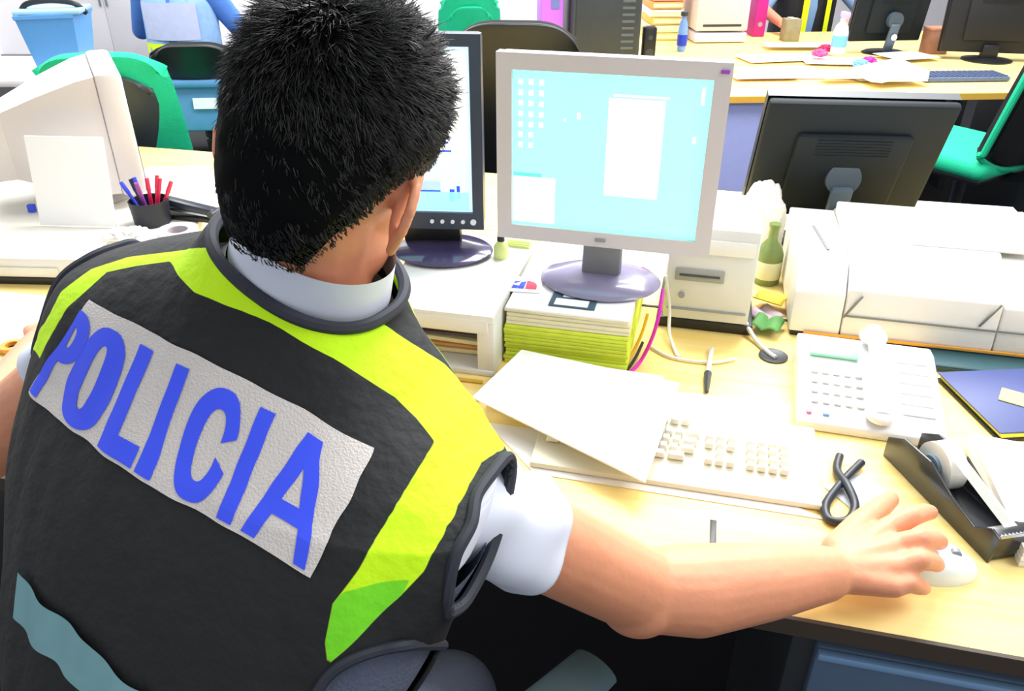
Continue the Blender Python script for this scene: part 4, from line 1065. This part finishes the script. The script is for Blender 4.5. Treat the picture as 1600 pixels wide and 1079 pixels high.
# far right black monitor
t=bthing('computer_monitor','black monitor back at the top right frame corner','monitor',1560,100,dy=.15); t.rotation_euler=(0,0,PI+R(-12))
panel(t,.46,.38,.03,.02,BLACK,SLT,None,thick=.05,backm=mat('back_very_dark',(20,21,26),.6),tilt=R(6))
MB().box((0,.06,.04),(.08,.05,.08),bev=.01).build('neck',BLACK,t)
MB().lathe([(0,0),(.12,0),(.12,.006),(.05,.016),(0,.018)],n=32,c=(0,.05,0)).build('stand_base',BLACK,t)
t=bthing('computer_keyboard','slate blue keyboard on the far desk at the right','keyboard',1515,130,dy=.02)
MB().box((0,.07,.012),(.40,.14,.02),bev=.005).build('case',mat('slate',(96,116,150),.5,var=.2,scale=60),t)
m=MB()
for r in range(5):
    for c in range(15): m.box((-.182+c*.026,.018+r*.026,.024),(.02,.02,.006),bev=.002)
m.build('key_field',mat('slate_keys',(70,84,118),.5,var=.2),t)
t=bthing('wooden_box','brown wooden box beside the far black monitor','box',1470,88,dy=.1)
MB().box((0,0,.06),(.11,.09,.12),bev=.004).build('box_body',mat('brown_box',(160,110,84),.7,var=.3,scale=20),t); MB().box((0,0,.125),(.115,.095,.012),bev=.003).build('lid',mat('brown_lid',(190,130,100),.7),t)
for px,py,c_,lab_ in [(1280,88,(232,90,150),'pink crumpled tissue on the far desk, left of the white bottle'),(1290,80,(200,40,90),'small crimson pouch on the far desk by the white bottle'),(1357,100,(230,30,160),'magenta crumpled wrapper before the far black monitor'),(1345,104,(120,190,230),'light blue wrapper next to the magenta one')]:
    q=P(px,py,.7755); blobby('wrapper',lab_,'wrapper',(q.x,q.y,.7755),(.035,.03,.018),mat('wrap_%d%d'%(px,py),c_,.5),px,.4,3)
t=bthing('spray_bottle','white and lilac bottle standing on the far desk before the person','bottle',1308,82,z=.7755)
MB().lathe([(0,0),(.035,0),(.038,.01),(.038,.10),(.03,.13),(.014,.15),(.014,.17),(0,.17)],n=28).build('bottle_body',mat('bottle_lilac',(236,226,246),.4),t)
MB().box((0,-.015,.185),(.03,.07,.03),bev=.008).build('spray_head',mat('spray_head',(196,180,230),.4),t)
MB().lathe([(.0385,.03),(.039,.031),(.039,.085),(.0385,.086)],n=28).build('bottle_label',mat('bottle_lbl',(120,190,220),.4),t)
# items at the desk's left end
t=bthing('desktop_computer','beige computer case with dark line on the far desk left end','computer',1128,70,dy=.05)
MB().box((0,.15,.03),(.30,.3,.05),bev=.005).build('foot_unit',mat('clut_lilac',(226,216,230),.6,var=.1),t)
MB().box((0,.15,.245),(.30,.3,.36),bev=.01).build('case',mat('beige_case',(224,212,214),.5,var=.04),t)
MB().box((0,-.001,.095),(.22,.004,.012)).build('dark_slot',DARK,t)
t=bthing('binder','magenta ring binder standing beside the beige computer case','binder',1192,62,dy=.10)
MB().box((0,.12,.16),(.07,.24,.32),bev=.006).build('cover',mat('magenta_binder',(196,24,140),.5),t); MB().cyl((0,-.002,.07),(0,.004,.07),.014,n=20).build('finger_ring',STEEL,t)
t=bthing('cardboard_box','small brown box behind the magenta binder','box',1223,58,dy=-.12); MB().box((0,0,.06),(.09,.08,.12),bev=.004).build('box_body',mat('khaki_box',(150,140,110),.7,var=.3,scale=25),t); MB().box((0,0,.122),(.03,.082,.002)).build('tape_band',CREAM,t)
t=bthing('drinking_bottle','blue water bottle with dark cap on the far desk','bottle',1064,80)
MB().lathe([(0,0),(.018,0),(.022,.01),(.026,.09),(.022,.14),(.012,.165),(.012,.18)],n=24).build('bottle_body',mat('bottle_blue',(120,160,240),.25,var=.2),t); MB().cyl((0,0,.18),(0,0,.2),.02,n=20).build('cap',DARK,t)
MB().lathe([(.0245,.03),(.0268,.031),(.0275,.08),(.0265,.086)],n=24).build('bottle_label',mat('lbl_blue',(30,60,200),.4),t)
t=bthing('black_speaker','small black upright speaker behind the top of the silver monitor','speaker',1011,100)
MB().box((0,0,.09),(.065,.06,.18),bev=.012).build('cabinet',BLACK,t); MB().cyl((0,-.028,.06),(0,-.033,.06),.02,n=24).build('speaker_cone',DARK,t); MB().cyl((0,-.028,.13),(0,-.033,.13),.012,n=24).build('speaker_cone',DARK,t)
for k,(c_,lb) in enumerate([((240,214,120),'yellow folder at the bottom of the far folder pile'),((246,236,190),'cream folder second from the bottom of the pile'),((236,190,80),'amber folder third from the bottom of the pile'),((250,246,230),'white folder fourth from the bottom of the pile'),((245,170,90),'orange folder fifth from the bottom of the pile'),((244,160,150),'salmon folder on top of the far pile')]):
    q=P(1035,62,.7505); o=thing('folder',lb,'folder',(q.x+.003*(k%3),q.y+.10,.7507+k*.042),DY+R((k%3-1)*2),'folders piled on the far desk')
    MB().box((0,0,.0205),(.19,.26,.038),bev=.004).build('cover',mat('fold_%d'%k,c_,.6),o); MB().box((0,-.1305,.0205),(.17,.003,.020)).build('page_edge',CREAM,o)
t=bthing('computer_tower','dark grey computer tower behind the silver monitor\'s top edge','computer',946,112,dy=.05)
MB().box((0,.2,.22),(.33,.4,.44),bev=.01).build('case',mat('tower_dark',(56,62,66),.5,var=.1),t)
MB().box((0,-.003,.22),(.30,.008,.40),bev=.003).build('front_panel',mat('tower_dark_front',(48,54,58),.5,var=.15),t)
m=MB()
for r in range(9): m.box((.10,-.008,.10+r*.03),(.06,.003,.012),bev=.001)
m.build('vents',mat('vent_mid',(84,92,98),.5),t)
t=bthing('box_file','purple and magenta box file left of the dark tower','box file',862,108,dy=.04)
MB().box((0,.13,.20),(.105,.26,.40),bev=.005).build('cover',mat('purple_file',(196,110,236),.5,var=.1,scale=14),t)
MB().box((.012,-.002,.33),(.04,.003,.12)).build('spine_label',mat('slate_label',(110,120,190),.5),t)
MB().box((0,-.003,.10),(.10,.003,.12)).build('magenta_band',mat('magenta_band',(236,50,200),.5,var=.15,scale=20),t)
MB().box((-.01,-.0055,.11),(.03,.002,.04),rot=(0,R(30),0)).build('yellow_flash',mat('yellow_flash',(240,220,60),.5),t)
# ------------------------------------------------------------------ people beyond
def bg_person(label,loc,rz,shirtm,vestm,seated,armpts,heady=.0,strips=None,panelm=None):
    t=thing('person',label,'person',loc,rz)
    sz=1.06 if seated else 1.38; hz=.56 if seated else .92
    nk=Vector((0,.03,sz+.03)); hd=Vector((0,.06+heady,sz+.22))
    p=[(Vector((0,-.02,hz+.08)),.13,Vector((0,-.01,hz+.3)),.13),(Vector((0,-.01,hz+.3)),.13,Vector((0,0,sz-.09)),.12),(nk-Vector((0,0,.04)),.055,hd,.055),
       ('e',hd,(.076,.095,.115),(R(-10),0,0)),('e',hd+Vector((0,.095,-.01)),(.013,.018,.022),(0,0,0)),('e',hd+Vector((0,.05,-.07)),(.045,.04,.04),(0,0,0))]
    for s in (-1,1):
        p.append(('e',hd+Vector((s*.08,0,-.01)),(.012,.02,.03),(0,0,0)))
        sh=Vector((s*.185,0,sz-.03)); el,wr=armpts[0 if s<0 else 1]; el=Vector(el);wr=Vector(wr)
        p+=[(sh,.055,el,.04),(el,.04,wr,.026),(Vector((0,0,sz-.05)),.06,sh,.055)]
        dd=(wr-el).normalized(); sd=dd.cross(Vector((0,0,1))).normalized()
        p.append((wr,.026,wr+dd*.06,.026))
        for q in range(4):
            a=wr+dd*.07+sd*(.024-.016*q); b=a+dd*.035; p+= [(a,.009,b,.0085),(b,.0085,b+dd*.022+Vector((0,0,-.015)),.0075)]
        a=wr+dd*.02+sd*s*-.03; p.append((a,.011,a+dd*.035+sd*s*-.015,.009))
        if seated:
            h=Vector((s*.10,0,hz)); k=Vector((s*.14,.40,.50)); an=Vector((s*.14,.34,.08))
        else:
            h=Vector((s*.10,0,hz)); k=Vector((s*.11,.02,.50)); an=Vector((s*.12,0,.08))
        p+=[(h,.085,k,.055),(k,.055,an,.038),(an,.035,an+Vector((0,.14,-.04)),.03)]
    remesh(p,'body',SKIN,t,voxel=.007,smooth=3)
    remesh([('e',hd+Vector((0,-.012,.022)),(.086,.100,.112),(R(-14),0,0)),('e',hd+Vector((0,-.05,-.03)),(.070,.055,.07),(0,0,0))],'hair',HAIRM,t,voxel=.007,smooth=2,disp=lambda c,n:c+n*.006*noise.noise(c*40))
    p=[(Vector((0,-.02,hz+.06)),.15,Vector((0,-.01,hz+.3)),.148),(Vector((0,-.01,hz+.3)),.148,Vector((0,0,sz-.1)),.135)]
    for s in (-1,1):
        sh=Vector((s*.185,0,sz-.03)); el=Vector(armpts[0 if s<0 else 1][0]); p+=[(sh,.07,lerp(sh,el,.95),.052),(Vector((0,0,sz-.06)),.075,sh,.066)]
    remesh(p,'shirt',shirtm,t,voxel=.008)
    p=[(Vector((s_*.05,-.02,hz+.10)),.155,Vector((s_*.06,-.005,sz-.11)),.142) for s_ in (-1,1)]
    v=remesh(p,'vest',vestm,t,voxel=.008)
    p=[]
    for s in (-1,1):
        if seated: h=Vector((s*.10,0,hz)); k=Vector((s*.14,.40,.50)); an=Vector((s*.14,.34,.12))
        else: h=Vector((s*.10,0,hz)); k=Vector((s*.11,.02,.50)); an=Vector((s*.12,0,.12))
        p+=[(h,.10,k,.07),(k,.068,an,.055)]
    p.append(('e',Vector((0,-.01,hz+.03)),(.17,.13,.10),(0,0,0)))
    remesh(p,'trousers',mat('navy_trousers',(40,50,90),.8),t,voxel=.010)
    for (x,z0,z1,y,w,m_) in (strips or []):
        MB().grid(lambda s,u:Vector((x+w*(s-.5),y*math.sqrt(max(.01,1-((x+w*(s-.5))/.22)**2)),z0+(z1-z0)*u)),6,10).build('reflective_band',m_,v)
    return t
q=Vector((-1.57,4.15,0))
SILV=mat('silver_band',(196,204,236),.5,var=.1)
t=bg_person('seated person in blue shirt and silver panelled vest seen from behind, top left',(-1.84,4.75,0),R(-4),mat('shirt_blue',(80,130,210),.8,var=.1),mat('vest_pale_blue',(150,190,235),.7,var=.2),True,[((-.30,.10,.80),(-.24,.36,.80)),((.30,.10,.80),(.24,.36,.80))],
  strips=[(0,.80,.99,-.178,.30,SILV),(0,.66,.78,-.182,.34,YELLOW)])
t=bg_person('seated person in black vest with lime straps behind the far desk',(P(1300,60).x+.0,P(1300,60).y+.58,0),PI+R(4),mat('shirt_pale_blue',(130,165,215),.8,var=.1),mat('vest_black2',(28,30,36),.7),True,[((-.31,.14,.86),(-.16,.36,.82)),((.33,.14,.86),(.30,.38,.82))],
  strips=[(-.09,.72,1.0,.185,.035,YELLOW),(.06,.72,1.0,.188,.035,YELLOW)])

# ------------------------------------------------------------------ far left clutter
def fl(px,py,z=0): return P(px,py,z)
# low cabinet carrying the blue bin
t=thing('side_table','low pale side table in the far left corner with the blue bin on it','table',(-2.45,4.0,0),0)
MB().box((0,0,.755),(1.1,.6,.03),bev=.004).build('tabletop',mat('table_pale',(236,226,226),.5),t)
for sx in (-.5,.5):
    for sy_ in (-.25,.25): MB().box((sx,sy_,.37),(.04,.04,.74),bev=.003).build('leg',GREY,t)
t=thing('waste_bin','light blue plastic bin with dark handle, upper left','bin',(-2.10,3.92,.7705),R(12))
MB().lathe([(0,0),(.105,0),(.11,.01),(.145,.24),(.152,.245),(.152,.26),(.135,.26),(.10,.02),(0,.02)],n=4,rot=(0,0,R(45)),sx=1.25,sy=1.0).build('bin_body',BLUE,t,smooth=False)
MB().tube([(-.14,0,.25),(-.10,-.02,.295),(0,-.03,.31),(.10,-.02,.295),(.14,0,.25)],.012).build('carry_handle',BLACK,t)
MB().box((0,.0,.268),(.28,.22,.02),bev=.006).build('rim',mat('rim_pale_blue',(160,205,235),.4),t)
t=thing('cardboard_box','pinkish cardboard box with lilac side at the left frame edge','box',(-1.95,2.72,.0),R(6))
MB().box((0,0,.40),(.40,.3,.80),bev=.004).build('carton',mat('carton_pink',(214,170,160),.7,var=.1),t)
MB().box((0,0,.812),(.42,.32,.03),bev=.004).build('lid',mat('carton_lid',(222,160,134),.7,var=.1),t)
MB().box((.02,-.153,.72),(.34,.003,.1)).build('lilac_label',mat('carton_lilac',(206,170,226),.6,var=.1),t)
tag(place(MB().tube([(0,0,0),(0,0,.7),(-.05,0,1.5),(-.09,0,2.1)],.022,n=14).build('steel_pole',mat('pole_grey_blue',(150,168,190),.35,metal=.3)),(-2.02,3.1,0)),'slanting blue grey pole in the upper left corner','pole')
blobby('potted_plant','bright green foliage clump at the left frame edge','plant',(-2.62,3.85,.7705),(.14,.12,.22),mat('leaf_green',(60,190,90),.7,var=.5,scale=15),11,.7,5)
t=thing('storage_cabinet','tall plain white cabinet between the blue bin and seated person','cabinet',(-2.50,5.5,0),0)
MB().box((0,0,.9),(.55,.45,1.8),bev=.006).build('carcass',mat('cab_white',(244,240,242),.5,var=.01),t)
for s in (-1,1):
    d_=MB().box((s*.137,-.228,.92),(.268,.012,1.7),bev=.003).build('door',mat('cab_door',(246,242,246),.5,var=.01),t); MB().box((s*.02,-.24,.95),(.01,.014,.12),bev=.003).build('handle',GREY,d_)
# blue framed screen
t=thing('computer_monitor','blue framed monitor with pinkish screen, top left behind the officer\'s head','monitor',(-1.08,4.27,.7505),R(-22))
panel(t,.42,.34,.10,.035,mat('blue_bezel',(70,160,230),.35),mat('screen_pink',(246,232,240),.3,emit=.6),None)
MB().box((0,.03,.06),(.08,.04,.12),bev=.01).build('neck',BLUE,t); MB().lathe([(0,0),(.11,0),(.11,.008),(0,.015)],n=32).build('stand_base',BLUE,t)
t=thing('office_desk','white topped desk in front of the seated far person','desk',(-1.35,4.95,0),0)
t.location=(-1.08,4.42,0)
MB().box((.0,.3,.737),(.62,1.3,.026),bev=.003).build('desktop',mat('desk_white',(244,232,232),.5),t)
for sx in (-.28,.28): MB().box((sx,.3,.362),(.04,1.1,.724),bev=.003).build('leg',GREY,t)
for k,(x,y,c_,lb) in enumerate([(-.12,-.22,(236,200,90),'yellow folder on the far white desk behind his head'),(.05,-.15,(190,110,80),'brown folder on the far white desk behind his head')]):
    o=thing('folder',lb,'folder',(-1.27+.42*k,4.15+.0*k,.7505),R(20*k)); MB().box((0,0,.012),(.16,.22,.02),bev=.003).build('cover',mat('ff%d'%k,c_,.6),o); MB().box((0,0,.026),(.15,.2,.006)).build('page_edge',CREAM,o)

# ------------------------------------------------------------------ light
wd=bpy.data.worlds.new('w'); bpy.context.scene.world=wd; wd.use_nodes=True
bg=wd.node_tree.nodes['Background']; bg.inputs['Color'].default_value=(.93,.96,1,1); bg.inputs['Strength'].default_value=.5
def area(loc,tgt,size,pw,col=(1,1,1)):
    l=bpy.data.lights.new('added_soft_light','AREA'); l.shape='RECTANGLE'; l.size=size[0]; l.size_y=size[1]; l.energy=pw; l.color=col  # area lamps added to light the room from above; no fixtures modelled
    o=bpy.data.objects.new('added_soft_light',l); COL.objects.link(o); o.location=loc
    o.rotation_euler=(Vector(tgt)-Vector(loc)).to_track_quat('-Z','Y').to_euler()
area((.6,2.6,3.0),(.5,1.4,.8),(1.8,1.2),105)
area((-2.2,3.2,3.0),(-1.5,2.6,.8),(1.6,1.6),60)
area((2.0,4.4,3.0),(1.5,3.8,.8),(2,1.4),80)
area((-.5,6.6,2.9),(-1.5,7.6,1.2),(4,1),230)  # added to brighten the back wall
area((1.6,.6,2.7),(.3,.8,.8),(1.2,1.2),28,(1,.97,.92))
sc=bpy.context.scene
sc.view_settings.view_transform='Standard'; sc.view_settings.look='Medium High Contrast' if False else 'None'
sc.view_settings.exposure=.38; sc.view_settings.gamma=1.0
cd=bpy.data.cameras.new('camera'); cam_=bpy.data.objects.new('camera',cd); COL.objects.link(cam_)
cd.sensor_width=36; cd.lens=F/1600*36; cd.clip_start=.02
cam_.location=(0,0,CAMZ); cam_.rotation_euler=(PI/2-PIT,0,0)
sc.camera=cam_
